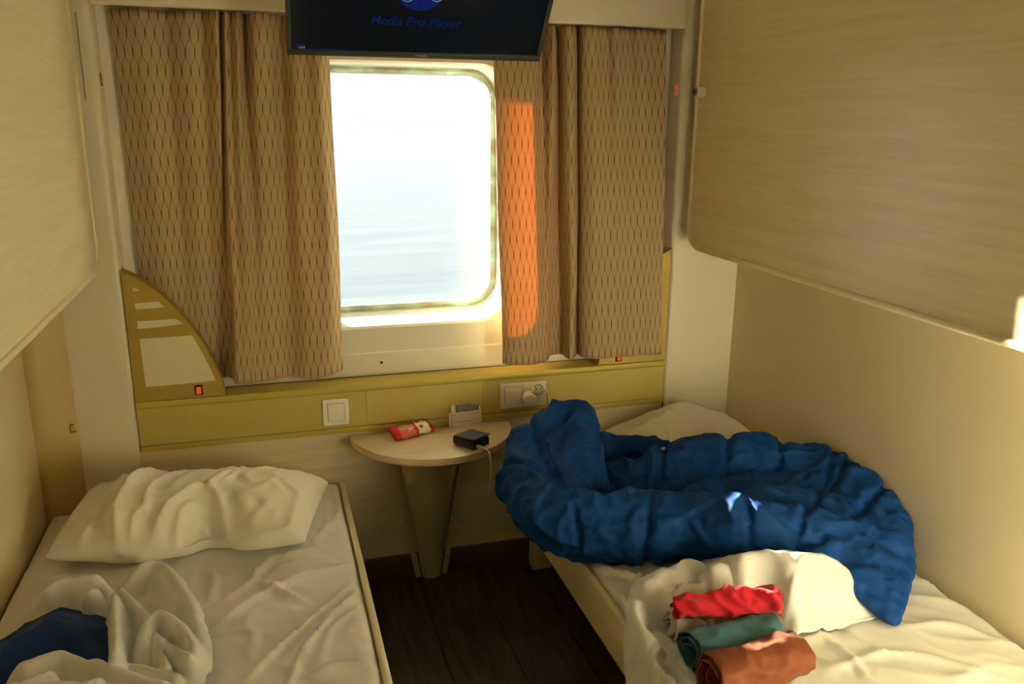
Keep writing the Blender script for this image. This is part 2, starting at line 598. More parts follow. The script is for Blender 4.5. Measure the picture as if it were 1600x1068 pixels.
def seal_mat():
    mt, nt, b = new_mat('weathered_brass_seal')
    N = nt.nodes; Lk = nt.links
    tc = N.new('ShaderNodeTexCoord')
    n = N.new('ShaderNodeTexNoise'); n.inputs['Scale'].default_value = 12; n.inputs['Detail'].default_value = 5
    mp = N.new('ShaderNodeMapping'); mp.inputs['Scale'].default_value = (1, 1, 1.5)
    Lk.new(tc.outputs['Object'], mp.inputs[0]); Lk.new(mp.outputs[0], n.inputs['Vector'])
    cr = N.new('ShaderNodeValToRGB')
    e = cr.color_ramp.elements
    e[0].position = 0.36; e[0].color = (0.26, 0.22, 0.13, 1)
    e[1].position = 0.62; e[1].color = (0.46, 0.58, 0.47, 1)
    x = e.new(0.5); x.color = (0.27, 0.37, 0.28, 1)
    Lk.new(n.outputs['Fac'], cr.inputs['Fac']); Lk.new(cr.outputs['Color'], b.inputs['Base Color'])
    b.inputs['Roughness'].default_value = 0.45
    return mt


M['seal'] = seal_mat()


def glass_mat():
    mt, nt, b = new_mat('window_glass')
    N = nt.nodes; Lk = nt.links
    N.remove(b)
    t = N.new('ShaderNodeBsdfTransparent'); t.inputs['Color'].default_value = (0.97, 0.985, 0.98, 1)
    g = N.new('ShaderNodeBsdfGlossy'); g.inputs['Roughness'].default_value = 0.02
    fr = N.new('ShaderNodeFresnel'); fr.inputs['IOR'].default_value = 1.28
    ms = N.new('ShaderNodeMixShader')
    Lk.new(fr.outputs[0], ms.inputs[0]); Lk.new(t.outputs[0], ms.inputs[1]); Lk.new(g.outputs[0], ms.inputs[2])
    Lk.new(ms.outputs[0], N['Material Output'].inputs['Surface'])
    return mt


M['glass'] = glass_mat()


def sea_mat():
    mt, nt, b = new_mat('sea_water')
    N = nt.nodes; Lk = nt.links
    tc = N.new('ShaderNodeTexCoord')
    mp = N.new('ShaderNodeMapping'); mp.inputs['Scale'].default_value = (0.10, 0.30, 1); Lk.new(tc.outputs['Object'], mp.inputs[0])
    n = N.new('ShaderNodeTexNoise'); n.inputs['Scale'].default_value = 1; n.inputs['Detail'].default_value = 6; n.inputs['Distortion'].default_value = 0.6
    Lk.new(mp.outputs[0], n.inputs['Vector'])
    cr = N.new('ShaderNodeValToRGB')
    cr.color_ramp.elements[0].position = 0.35; cr.color_ramp.elements[0].color = (*SEA_A, 1)
    cr.color_ramp.elements[1].position = 0.7; cr.color_ramp.elements[1].color = (*SEA_B, 1)
    Lk.new(n.outputs['Fac'], cr.inputs['Fac']); Lk.new(cr.outputs['Color'], b.inputs['Base Color'])
    b.inputs['Roughness'].default_value = 0.10; b.inputs['IOR'].default_value = 1.36
    bp = N.new('ShaderNodeBump'); bp.inputs['Strength'].default_value = 0.06; bp.inputs['Distance'].default_value = 0.3
    Lk.new(n.outputs['Fac'], bp.inputs['Height']); Lk.new(bp.outputs[0], b.inputs['Normal'])
    return mt


SEA_A, SEA_B = (0.082, 0.108, 0.132), (0.112, 0.136, 0.156)
M['sea'] = sea_mat()

# ------------------------------------------------------------------ room shell
XL, XR = -0.63, 1.50          # side walls
CL, CR = -0.38, 1.256         # inner edges of the two corner columns
YF, YR = 2.40, 2.485          # column fronts / recessed window wall
H = 2.10
YB = -1.30


def struct(name, bm, mat, **k):
    o = bobj(name, bm, mat, **k)
    o['kind'] = 'structure'
    return o


bm = bmesh.new(); box(bm, (XL - .1, YB - .1, -0.1), (XR + .1, 2.90, 0)); struct('floor', bm, M['floor'])
bm = bmesh.new(); box(bm, (XL - .1, YB - .1, H), (XR + .1, 2.90, H + .1)); struct('ceiling', bm, M['column'])
bm = bmesh.new(); box(bm, (XL - .1, YB - .1, 0), (XL, 2.90, H)); struct('wall_left', bm, M['wall'])
bm = bmesh.new(); box(bm, (XR, YB - .1, 0), (XR + .1, 2.90, H)); struct('wall_right', bm, M['wall'])
bm = bmesh.new(); box(bm, (XL - .1, YB - .1, 0), (XR + .1, YB, H)); struct('wall_back', bm, M['wall'])
# added panel out of view at the right bed's foot, bounces sunlight
bm = bmesh.new(); box(bm, (1.05, .38, 0), (XR, .44, H)); struct('wall_bounce_panel', bm, M['white_wall'])
# corner columns with rounded inner edges, and the gold profile in the left corner
for nm, x0, x1 in (('trim_1', XL, CL), ('trim_2', CR, XR)):
    bm = bmesh.new(); box(bm, (x0, YF, 0), (x1, 2.84, H))
    ed = [e for e in bm.edges if abs(e.verts[0].co.z - e.verts[1].co.z) > 1 and abs(e.verts[0].co.y - YF) < 1e-4
          and abs(e.verts[0].co.x - (CL if nm == 'trim_1' else CR)) < 1e-4]
    bmesh.ops.bevel(bm, geom=ed, offset=0.014, segments=5, profile=0.5, affect='EDGES')
    struct(nm, bm, M['column'])
bm = bmesh.new()
prof = [(XL, YF), (XL, YF - .05), (XL + .012, YF - .052), (XL + .035, YF - .040), (XL + .062, YF - .022), (XL + .085, YF - .010), (-0.535, YF - .006), (-0.533, YF)]
prism(bm, [(x, y, 0.30) for x, y in prof], (0, 0, 0.76)); struct('trim_3', bm, M['gold_strip'], angle=50)
# small catch on the gold profile
bm = bmesh.new(); box(bm, (-0.548, YF - .018, .602), (-0.540, YF - .004, .626), .002); box(bm, (-0.545, YF - .022, .602), (-0.534, YF - .012, .606), .001)
o = bobj('wall_hook', bm, M['gold_lip']); set_props(o, 'small metal hook on the gold corner strip by the left pillow', 'hook')

# window wall: plate with a rounded opening, splayed reveal to the glass
OX0, OX1, OZ0, OZ1 = 0.095, 0.741, 0.818, 1.600
GX0, GX1, GZ0, GZ1 = 0.092, 0.746, 0.826, 1.596
YG = 2.70
n = 10
inn = rrect(OX0, OX1, OZ0, OZ1, 0.105, n)
rv = rrect(OX0 + .006, OX1 - .006, OZ0 + .007, OZ1 - .006, 0.102, n)
gl = rrect(GX0, GX1, GZ0, GZ1, 0.095, n)
V = []; Fc = []
ox0, ox1, oz0, oz1 = CL - .02, CR + .02, 0.5, H


def outer_of(p):
    cx, cz = (OX0 + OX1) / 2, (OZ0 + OZ1) / 2
    dx, dz = p[0] - cx, p[1] - cz
    s = min((ox1 - cx) / dx if dx > 1e-9 else (ox0 - cx) / dx if dx < -1e-9 else 1e9,
            (oz1 - cz) / dz if dz > 1e-9 else (oz0 - cz) / dz if dz < -1e-9 else 1e9)
    return (cx + dx * s, cz + dz * s)


rings = [[(x, YR, z) for x, z in map(outer_of, inn)],
         [(x, YR, z) for x, z in inn],
         [(x, YR + .008, z) for x, z in rv],
         [(x, YG, z) for x, z in gl],
         [(x, 2.80, z) for x, z in gl],
         [(x, 2.80, z) for x, z in map(outer_of, inn)]]
k = len(inn)
for r_ in rings: V += r_
nr = len(rings)
for a in range(nr):
    b_ = (a + 1) % nr
    for i in range(k):
        Fc.append((a * k + i, a * k + (i + 1) % k, b_ * k + (i + 1) % k, b_ * k + i))
# fill corners of outer ring with the true rectangle corners
bm = bmesh.new()
vs = [bm.verts.new(p) for p in V]
for f in Fc: bm.faces.new([vs[i] for i in f])
wf = bobj('wall_window', bm, M['white_wall'], angle=30); wf['kind'] = 'structure'
bm = bmesh.new()
for (x0, x1, z0, z1) in ((ox0, -0.30, .5, .75), (1.06, ox1, .5, .75), (ox0, -0.2, 1.75, H), (0.95, ox1, 1.75, H)):
    pass
bm.free()
bm = bmesh.new(); box(bm, (CL - .03, 2.80, 0.3), (0.0, 2.84, H)); box(bm, (0.78, 2.80, .3), (CR + .03, 2.84, H))
box(bm, (0, 2.80, .3), (.78, 2.84, .80)); box(bm, (0, 2.80, 1.63), (.78, 2.84, H)); struct('wall_outer', bm, M['white_wall'])
# low board under the window, seam and two screw dots
bm = bmesh.new(); box(bm, (CL, YR - .006, .66), (CR, YR + .004, .742), .0025); struct('trim_4', bm, M['white_wall'])
for px in ((596, 566),):
    p = on(*px, 'Y', YR - .006)
    bm = bmesh.new(); cyl(bm, (p[0], YR - .008, p[2]), (p[0], YR - .004, p[2]), .0045, 14)
    o = bobj('screw', bm, M['black']); set_props(o, 'tiny dark screw in the white board below the window', 'screw')
bm = bmesh.new(); box(bm, (CL, YR - .009, .6675), (CR, YR - .004, .6705)); struct('trim_6', bm, M['grey_line'])

# the window itself
win = bpy.data.objects.new('window_1', None); COL.objects.link(win); win.location = ((GX0 + GX1) / 2, YG, GZ0); win['kind'] = 'structure'
bm = bmesh.new()
pth = [(x, z) for x, z in rrect(GX0 + .004, GX1 - .004, GZ0 + .004, GZ1 - .004, 0.092, 14)]
rg = []
for (off, y) in ((0.0, YG - .012), (0.009, YG - .016), (0.018, YG - .008), (0.020, YG + .012), (0.0, YG + .012)):
    q = rrect(GX0 + .002 + off, GX1 - .002 - off, GZ0 + .002 + off, GZ1 - .002 - off, 0.094 - off, 14)
    rg.append([bm.verts.new((x, y, z)) for x, z in q])
for a in range(len(rg)):
    b_ = (a + 1) % len(rg)
    for i in range(len(pth)):
        bm.faces.new((rg[a][i], rg[a][(i + 1) % len(pth)], rg[b_][(i + 1) % len(pth)], rg[b_][i]))
bobj('seal', bm, M['seal'], win)
bm = bmesh.new()
q = rrect(GX0 + .01, GX1 - .01, GZ0 + .01, GZ1 - .01, 0.085, 10)
prism(bm, [(x, YG + .002, z) for x, z in q], (0, .006, 0)); bobj('pane', bm, M['glass'], win, smooth=False)

# lower wall and skirting
bm = bmesh.new(); box(bm, (CL - .02, YF + .004, 0), (CR - .002, YF + .08, .519)); struct('wall_lower', bm, M['lower'])
bm = bmesh.new(); box(bm, (XL, YF - .008, 0), (XR, YF + .006, .082), .003); struct('baseboard_end', bm, M['baseboard'])
# a fine dark joint where wall and column meet
bm = bmesh.new(); box(bm, (CR - .003, YF - .0005, 0.08), (CR + .001, YF + .01, .519)); struct('trim_5', bm, M['grey_line'])

# sea outside
bm = bmesh.new(); box(bm, (-6000, 8, -9.0), (6000, 9000, -8.6)); struct('sea', bm, M['sea'])

# ------------------------------------------------------------------ gold ledge under the window
led = thing('wall_ledge', (0.44, YF, 0.519), 'long gold panel ledge running below the window between both white columns', 'ledge')
gaps = [CL, on(574, 655, 'Y', YF)[0], on(754, 640, 'Y', YF)[0], CR - .003]
for a, b_ in zip(gaps[:-1], gaps[1:]):
    bm = bmesh.new(); box(bm, (a + .0003, YF, .5372), (b_ - .0003, YF + .02, .6478)); bobj('panel', bm, M['gold'], led, smooth=False)
bm = bmesh.new()
prism(bm, [(CL, y, z) for y, z in ((YF - .002, .649), (YF - .0035, .652), (YF - .0035, .664), (YF - .001, .668), (YR - .006, .668), (YR - .006, .655), (YF + .02, .649))], (CR - .003 - CL, 0, 0))
bobj('upper_lip', bm, M['gold_lip'], led)
bm = bmesh.new(); box(bm, (CL, YF - .0035, .519), (CR - .003, YF + .02, .536), .002); bobj('lower_lip', bm, M['gold_lip'], led)
bm = bmesh.new()
for z0_, z1_ in ((.6474, .6492), (.5358, .5374)): box(bm, (CL, YF - .0004, z0_), (CR - .003, YF + .018, z1_))
bobj('groove', bm, M['print_dark'], led, smooth=False)


# ------------------------------------------------------------------ reading lamps in the two corners
def reading_lamp(side, label):
    cx = CL if side > 0 else CR - .002
    root = thing('reading_lamp', (cx, YF + .03, .668), label, 'lamp', 'gold reading lamps on the ledge')

    def tr(u, v):                       # measured on the left lamp, mirrored for the other
        p = on(u, v, 'Y', YF)
        return (cx + side * (p[0] - CL), p[2])
    edge = [tr(*p) for p in ((184, 422), (212, 434), (240, 452), (260, 468), (279, 487), (298, 509), (314, 530), (330, 556), (342, 582), (350, 608), (352.3, 617))]
    edge = [tuple(p) for p in spline(edge, 4)]
    edge[0] = (cx, edge[0][1])
    zb = .6685
    out = [(cx, zb)] + [(x, max(z, zb)) for x, z in edge[::-1]]
    bm = bmesh.new()
    prism(bm, [(x, YF + .002, z) for x, z in out], (0, .004, 0)); bobj('face_plate', bm, M['gold_lamp'], root, angle=40)
    # curved rim behind the plate
    bm = bmesh.new()
    a = [bm.verts.new((x, YF + .0005, z)) for x, z in edge]
    b2 = [bm.verts.new((x, YF + .046, z)) for x, z in edge]
    a3 = [bm.verts.new((x - side * .003, YF + .0005, z - .004)) for x, z in edge]
    b4 = [bm.verts.new((x - side * .003, YF + .046, z - .004)) for x, z in edge]
    for i in range(len(edge) - 1):
        bm.faces.new((a[i], a[i + 1], b2[i + 1], b2[i])); bm.faces.new((a3[i], b4[i], b4[i + 1], a3[i + 1]))
        bm.faces.new((a[i], a3[i], a3[i + 1], a[i + 1])); bm.faces.new((b2[i], b2[i + 1], b4[i + 1], b4[i]))
    bm.faces.new((a[0], b2[0], b4[0], a3[0])); bm.faces.new((a[-1], a3[-1], b4[-1], b2[-1]))
    bobj('rim', bm, M['gold_lamp'], root, angle=40)
    for q in (((218, 530), (259, 527), (300, 524), (312, 544), (325, 568), (337, 594.6), (282, 600), (228, 604.5)),
              ((214.4, 502), (276, 498), (286, 506), (250, 511), (215, 514)),
              ((210, 474), (247, 471), (258, 480), (212, 483.5)),
              ((207, 448), (219, 454), (207.5, 455.5))):
        bm = bmesh.new()
        prism(bm, [(x, YF + .0012, z) for x, z in [tr(*p) for p in q]], (0, .0035, 0)); bobj('diffuser', bm, M['diffuser'], root, smooth=False)
    x0, z1 = tr(304, 602); x1, z0 = tr(317.5, 616)
    xa, xb = min(x0, x1), max(x0, x1)
    bm = bmesh.new(); box(bm, (xa, YF - .003, z0), (xb, YF + .004, z1), .001)
    sw = bobj('rocker_switch', bm, M['black'], root)
    bm = bmesh.new(); box(bm, (xa + .004, YF - .0055, z0 + .004), (xb - .004, YF - .002, z1 - .004), .001)
    bobj('rocker', bm, M['red_rocker'], sw)
    for u, v in ((349, 613), (193, 428)):
        x, z = tr(u, v)
        bm = bmesh.new(); cyl(bm, (x, YF - .001, z), (x, YF + .003, z), .0028, 12); bobj('screw', bm, M['screw'], root)
    return root


reading_lamp(1, 'gold quarter-round reading lamp with cream panes, in front of the left curtain')
reading_lamp(-1, 'gold corner reading lamp mostly hidden behind the right curtain')


# ------------------------------------------------------------------ curtains
def curtain(name, label, top, bot, ztop, zbot_fn, gather_u=1.0):
    """top, bot: fold control points (x, y) from left to right, same count"""
    my = np.mean([q[1] for q in top]); top = [(x, min(2.474, my + .010 + 1.9 * (y - my))) for x, y in top]
    bot = [(x, min(2.474, y)) for x, y in bot]
    T = spline(top, 16); B = spline(bot, 16)
    nv = 70
    V = []; UV = []
    # cloth width coordinate from the arc length half-way down
    Mid = 0.45 * T + 0.55 * B
    s = np.concatenate([[0], np.cumsum(np.linalg.norm(np.diff(Mid, axis=0), axis=1))])
    nu = len(T)
    for jv in range(nv):
        t = jv / (nv - 1)
        tt = t ** 0.85
        P = T * (1 - tt) + B * tt
        for i in range(nu):
            zb = zbot_fn(P[i, 0], P[i, 1])
            z = ztop + (zb - ztop) * t
            wob = 0.0022 * math.sin(9 * t + 23 * s[i]) * (0.3 + t)
            V.append((P[i, 0] + wob, P[i, 1] + 0.0025 * math.sin(40 * s[i] + 5 * t) * (1 - 0.6 * t), z))
            UV.append((s[i] * gather_u, (z - 1.0)))
    o = mesh(name, V, grid(nu, nv), M['curtain'], uv=UV)
    md = o.modifiers.new('th', 'SOLIDIFY'); md.thickness = 0.0016; md.offset = 0
    # turned-back hems along both side edges and the bottom
    for nm, sel in (('side_hem', range(0, 7)), ('side_hem', range(nu - 7, nu))):
        sel = list(sel)
        HV = [(V[jv * nu + i][0], V[jv * nu + i][1] + .0035, V[jv * nu + i][2]) for jv in range(nv) for i in sel]
        HU = [UV[jv * nu + i] for jv in range(nv) for i in sel]
        mesh(nm, HV, grid(len(sel), nv), M['curtain'], o, uv=HU)
    set_props(o, label, 'curtain', 'patterned window curtains')
    return o


def px(u, v, y):
    p = on(u, v, 'Y', y)
    return p[0]


# left curtain: folds measured near the top (v=60) and near the hem (v=560)
LT = [(172, 2.468), (192, 2.440), (222, 2.430), (246, 2.446), (262, 2.452), (280, 2.436), (300, 2.428), (320, 2.440), (333, 2.425), (343, 2.418),
      (347, 2.452), (354, 2.425), (364, 2.432), (374, 2.418), (386, 2.452), (398, 2.420), (420, 2.415), (440, 2.446), (458, 2.424), (476, 2.434), (496, 2.420), (514, 2.432)]
LB = [(236, 2.470), (252, 2.462), (270, 2.455), (284, 2.452), (296, 2.458), (308, 2.463), (320, 2.466), (334, 2.470), (346, 2.472), (356, 2.470),
      (362, 2.440), (366, 2.405), (376, 2.398), (390, 2.396), (404, 2.398), (420, 2.412), (440, 2.432), (456, 2.424), (478, 2.396), (500, 2.388), (520, 2.400), (537, 2.430)]
top = [(px(u, 60, y), y) for u, y in LT]
bot = [(px(u, 565, y), y) for u, y in LB]


def zbl(x, y):
    return 0.700 - 0.10 * (y - 2.43) * 0 + 0.012 * (1 if x > 0.12 else 0) * min(1, (x - .12) / .08 if x > .12 else 0)


curtain('curtain', 'beige trellis-patterned curtain hanging left of the window, tucked behind the gold lamp', top, bot, 1.707, zbl)
RT = [(772, 2.440), (790, 2.420), (812, 2.412), (834, 2.422), (848, 2.445), (860, 2.420), (866, 2.415), (873, 2.455), (880, 2.420), (890, 2.412), (899, 2.420), (904, 2.460), (911, 2.425),
      (930, 2.412), (950, 2.425), (962, 2.414), (985, 2.430), (1000, 2.418), (1022, 2.424), (1043, 2.428)]
RB = [(785, 2.385), (798, 2.365), (818, 2.352), (838, 2.352), (853, 2.378), (857, 2.400), (860, 2.430), (876, 2.436), (885, 2.400), (892, 2.375), (899, 2.385), (903, 2.425), (909, 2.390),
      (925, 2.360), (950, 2.354), (965, 2.362), (985, 2.354), (1005, 2.358), (1020, 2.352), (1034, 2.352)]
top = [(px(u, 60, y), y) for u, y in RT]
bot = [(px(u, 535, y), y) for u, y in RB]
curtain('curtain', 'beige trellis-patterned curtain hanging right of the window, glowing orange along one fold', top, bot, 1.707,
        lambda x, y: 0.705 - 0.0 * x)

# pelmet
bm = bmesh.new(); box(bm, (CL + .001, YF - .012, 1.709), (CR - .001, YF + .01, H - .002), .008, 3); box(bm, (CL + .001, YF, 1.80), (CR - .001, YR + .002, 1.81))
o = bobj('pelmet', bm, M['pelmet']); set_props(o, 'cream pelmet board above the curtains and behind the television', 'pelmet')


# ------------------------------------------------------------------ upper berths folded against the side walls
def berth(side, xf, y1, zb, label):
    """side +1: on the right wall, face towards -X"""
    root = thing('wall_mounted_berth', ((xf + (XR if side > 0 else XL)) / 2, 1.2, zb), label, 'bunk', 'upper berths folded up against the walls')
    y0, zt, r = 0.46, 1.98, 0.075
    q = rrect(y0, y1, zb, zt, r, 10)
    s = side
    bm = bmesh.new()
    prism(bm, [(xf + s * .002, y, z) for y, z in rrect(y0 + .012, y1 - .012, zb + .012, zt - .012, r - .012, 10)], (s * .02, 0, 0))
    bobj('face_panel', bm, M['berth'], root)
    # rounded edge strip
    bm = bmesh.new()
    prof = [(.0, .016), (-.003, .012), (-.004, .007), (-.002, .002), (.004, -.002), (.014, -.0035), (.026, -.002), (.032, .004), (.032, .016)]
    rg = []
    for dx, off in prof:
        rg.append([bm.verts.new((xf + s * dx, y, z)) for y, z in rrect(y0 + off, y1 - off, zb + off, zt - off, r - off, 10)])
    nn = len(rg[0])
    for a in range(len(rg)):
        b_ = (a + 1) % len(rg)
        for i in range(nn):
            bm.faces.new((rg[a][i], rg[a][(i + 1) % nn], rg[b_][(i + 1) % nn], rg[b_][i]))
    bobj('edge_trim', bm, M['berth_trim'], root, angle=60)
    # body behind the face
    bm = bmesh.new()
    xw = XR if side > 0 else XL
    box(bm, (min(xf + s * .024, xw - s * .004), y0 + .03, zb + .03), (max(xf + s * .024, xw - s * .004), y1 - .03, zt - .03), .01)
    bobj('mattress_box', bm, M['column'], root)
    return root


br = berth(1, 1.283, 2.362, 1.052, 'pale wood upper berth folded against the right wall, round knob at its edge')
bl_ = berth(-1, -0.420, 2.362, 1.050, 'pale wood upper berth folded against the left wall above the pillow')
p = on(1099, 144, 'X', 1.281)
bm = bmesh.new()
cyl(bm, (1.283, p[1], p[2]), (1.254, p[1], p[2]), .0165, 24)
kn = bobj('knob', bm, M['white_plastic'], br)
bm = bmesh.new(); cyl(bm, (1.2545, p[1], p[2]), (1.2515, p[1], p[2]), .0125, 20); bobj('lock_face', bm, M['screw'], kn)
bm = bmesh.new(); cyl(bm, (1.2520, p[1], p[2]), (1.2505, p[1], p[2]), .006, 16); bobj('keyhole', bm, M['black'], kn)


# latch housings on the columns
def latch(side, label, mat):
    cx = CR if side > 0 else CL
    s = side
    root = thing('berth_latch', (cx, YF, 1.48), label, 'latch', 'berth latches on the columns')
    bm = bmesh.new()
    pr = [(cx - s * .0035, YF + .060), (cx - s * .0035, YF + .012), (cx - s * .001, YF + .002), (cx + s * .006, YF - .0035), (cx + s * .014, YF - .005), (cx + s * .030, YF - .005), (cx + s * .034, YF + .001), (cx + s * .01, YF + .012), (cx + s * .001, YF + .062)]
    prism(bm, [(x, y, 1.482) for x, y in pr], (0, 0, 0.206)); bobj('housing', bm, M['column'], root, angle=50)
    zc = 1.532
    bm = bmesh.new(); box(bm, (min(cx - s * .005, cx), YF + .018, zc - .015), (max(cx - s * .005, cx), YF + .038, zc + .017), .0008); fr = bobj('indicator_frame', bm, M['black'] if side < 0 else M['white_plastic'], root)
    bm = bmesh.new(); box(bm, (min(cx - s * .0065, cx), YF + .021, zc - .012), (max(cx - s * .0065, cx), YF + .035, zc + .014), .0008); bobj('indicator', bm, mat, fr)


latch(1, 'cream latch cover with a red indicator on the right column', M['red_rocker'])
latch(-1, 'cream latch cover with an orange indicator on the left column', M['orange_rocker'])

# ------------------------------------------------------------------ television
TVX0, TVX1 = 0.080, 0.727
tv0 = Vector((TVX0, 2.20, 1.592)); ang = math.radians(37.5)
tu = Vector((0, -math.sin(ang), math.cos(ang)))      # up the screen
tn = Vector((0, -math.cos(ang), -math.sin(ang)))     # out of the screen
TW, TH = TVX1 - TVX0, 0.385
tv = thing('television', ((TVX0 + TVX1) / 2, 2.2, 1.592), 'black flat television tilted down above the window', 'television')


def tvp(a, b, c=0.0):
    return tv0 + Vector((1, 0, 0)) * a + tu * b + tn * c


def tvbox(name, a0, a1, b0, b1, c0, c1, mat, bev=0.0, parent=None):
    bm = bmesh.new()
    box(bm, (a0, b0, c0), (a1, b1, c1), bev)
    for v in bm.verts: v.co = tvp(*v.co)
    return bobj(name, bm, mat, parent or tv)


tvbox('back_shell', .004, TW - .004, .004, TH - .004, -.035, -.006, M['tv'], .006)
tvbox('rear_bulge', .10, TW - .10, .05, .27, -.07, -.03, M['tv'], .01)
bz = .011
bm = bmesh.new()
for (a0, a1, b0, b1) in ((0, TW, 0, .016), (0, TW, TH - bz, TH), (0, bz, .016, TH - bz), (TW - bz, TW, .016, TH - bz)):
    box(bm, (a0, b0, -.012), (a1, b1, .003), .0012)
for v in bm.verts: v.co = tvp(*v.co)
bobj('bezel', bm, M['tv'], tv)
scr = tvbox('screen', bz - .001, TW - bz + .001, .015, TH - bz + .001, -.008, -.001, M['screen'])


def text(name, body, size, fn, mat, parent, shear=0.0, offset=0.0, align='LEFT', thick=0.0002):
    cu = bpy.data.curves.new('t', 'FONT')
    cu.body = body; cu.size = size; cu.shear = shear; cu.offset = offset; cu.align_x = align; cu.extrude = thick
    ob = bpy.data.objects.new('t', cu); COL.objects.link(ob)
    dg = bpy.context.evaluated_depsgraph_get()
    me = bpy.data.meshes.new_from_object(ob.evaluated_get(dg))
    bpy.data.objects.remove(ob); bpy.data.curves.remove(cu)
    for v in me.vertices: v.co = Vector(fn(v.co.x, v.co.y, v.co.z))
    me.name = name
    o = bpy.data.objects.new(name, me)
    me.materials.clear()
    return place(o, mat, parent)


def tvuv(u, v):
    """screen-plane coordinates of a photo position"""
    d = Vector(tuple(RM.T @ np.array([(u - 800) / F, (v - 534) / F, 1.0])))
    o_ = Vector(tuple(CAM))
    t = (tv0 - o_).dot(tn) / d.dot(tn)
    q = o_ + d * t - tv0
    return q.x, q.dot(tu)


a0, b0 = tvuv(578, 33); a1, b1 = tvuv(740, 43)
text('caption', 'Media Pro Player', .0335, lambda x, y, z: tvp(a0 + x * (a1 - a0) / .268, (b0 + b1) / 2 + y - .004, .0002 + z), M['blue_text'], scr, .18, .0007)
ac, bc = tvuv(658, -12)
bm = bmesh.new()
for sgn, cc in ((-1, 0), (1, 0)):
    vs = [bm.verts.new(tvp(ac + sgn * .0006, bc - .048, .0004)), bm.verts.new(tvp(ac + sgn * .0006, bc + .048, .0004))]
    arc = [bm.verts.new(tvp(ac + sgn * .056 * math.cos(t), bc + .048 * math.sin(t), .0004)) for t in np.linspace(PI / 2, -PI / 2, 25)[1:-1]]
    bm.faces.new([vs[0], vs[1]] + arc)
bobj('logo_disc', bm, M['blue_logo'], scr, smooth=False)
for sgn in (-1, 1):
    bm = bmesh.new()
    c0 = tvuv(637 if sgn < 0 else 683, -8)
    tube(bm, [tvp(c0[0] + .0165 * math.cos(t), c0[1] + .0165 * math.sin(t), .0006) for t in np.linspace(0, 2 * PI, 33)], .0012, 6)
    bobj('logo_ring', bm, M['white_text'], scr)
a_, b_ = tvuv(462, 75)
text('small_caption', 'USB', .0085, lambda x, y, z: tvp(a_ + .005 + x * 1.2, b_ + y, .0002 + z), M['white_text'], scr)
bm = bmesh.new()
for (u0, v0, u1, v1, th) in ((484, 76, 560, 79, .0022), (458, 68, 478, 69, .0018)):
    p0 = tvuv(u0, v0); p1 = tvuv(u1, v1)
    vs = [bm.verts.new(tvp(p0[0], p0[1] - th, .0004)), bm.verts.new(tvp(p1[0], p1[1] - th, .0004)), bm.verts.new(tvp(p1[0], p1[1] + th, .0004)), bm.verts.new(tvp(p0[0], p0[1] + th, .0004))]
    bm.faces.new(vs)
bobj('progress_bar', bm, M['blue_text'], scr, smooth=False)
a_, b_ = tvuv(657, 90.5)
text('maker_mark', 'TOSHIBA', .0075, lambda x, y, z: tvp(a_ + x, .0055 + y, .0032 + z), M['grey_text'], tv, align='CENTER', offset=.0002)
# wall arm
bm = bmesh.new()
tube(bm, [tvp(TW / 2, .16, -.06), tvp(TW / 2, .18, -.11), (0.40, YF - .03, 1.95)], .016, 12)
box(bm, (0.33, YF - .030, 1.86), (0.47, YF - .012, 2.02), .004)
bobj('wall_arm', bm, M['tv'], tv)

# ------------------------------------------------------------------ switch, socket, charger
yP = YF


def frame_box(name, x0, x1, z0, z1, d, mat, parent, y=yP, bev=.003):
    bm = bmesh.new(); box(bm, (x0, y - d, z0), (x1, y, z1), bev, 3)
    return bobj(name, bm, mat, parent)


sx0, sz1 = on(503, 623.5, 'Y', YF)[[0, 2]]; sx1, sz0 = on(546, 661, 'Y', YF)[[0, 2]]
sw = thing('light_switch', ((sx0 + sx1) / 2, YF, sz0), 'square white wall switch on the gold ledge, left of the table', 'switch')
frame_box('frame', sx0, sx1, sz0, sz1, .009, M['white_plastic'], sw)
frame_box('gap', sx0 + .0135, sx1 - .0135, sz0 + .0135, sz1 - .0135, .0093, M['grey_line'], sw, bev=.0004)
frame_box('rocker', sx0 + .0145, sx1 - .0145, sz0 + .0145, sz1 - .0145, .0125, M['white_plastic'], sw, bev=.002)

dx0, dz1 = on(781, 600, 'Y', YF)[[0, 2]]; dx1, dz0 = on(852, 632, 'Y', YF)[[0, 2]]
dz1, dz0 = dz1 + .001, dz1 - .080
so = thing('wall_socket', ((dx0 + dx1) / 2, YF, dz0), 'white double plate with switch and round socket on the gold ledge', 'socket')
frame_box('frame', dx0, dx1, dz0, dz1, .009, M['white_plastic'], so)
xm = dx0 + .0755
frame_box('gap', dx0 + .0135, dx0 + .0665, dz0 + .0135, dz1 - .0135, .0093, M['grey_line'], so, bev=.0004)
frame_box('rocker', dx0 + .0145, dx0 + .0655, dz0 + .0145, dz1 - .0145, .0125, M['white_plastic'], so, bev=.002)
frame_box('joint', xm - .0006, xm + .0006, dz0 + .002, dz1 - .002, .0094, M['grey_line'], so, bev=.0)
sc_ = on(841, 608.5, 'Y', YF - .01)[[0, 2]]
bm = bmesh.new()
nn = 28
ro = [bm.verts.new((sc_[0] + .0180 * math.cos(2 * PI * i / nn), YF - .0098, sc_[1] + .0180 * math.sin(2 * PI * i / nn))) for i in range(nn)]
ri = [bm.verts.new((sc_[0] + .0168 * math.cos(2 * PI * i / nn), YF - .0102, sc_[1] + .0168 * math.sin(2 * PI * i / nn))) for i in range(nn)]
rb = [bm.verts.new((sc_[0] + .0163 * math.cos(2 * PI * i / nn), YF - .0092, sc_[1] + .0163 * math.sin(2 * PI * i / nn))) for i in range(nn)]
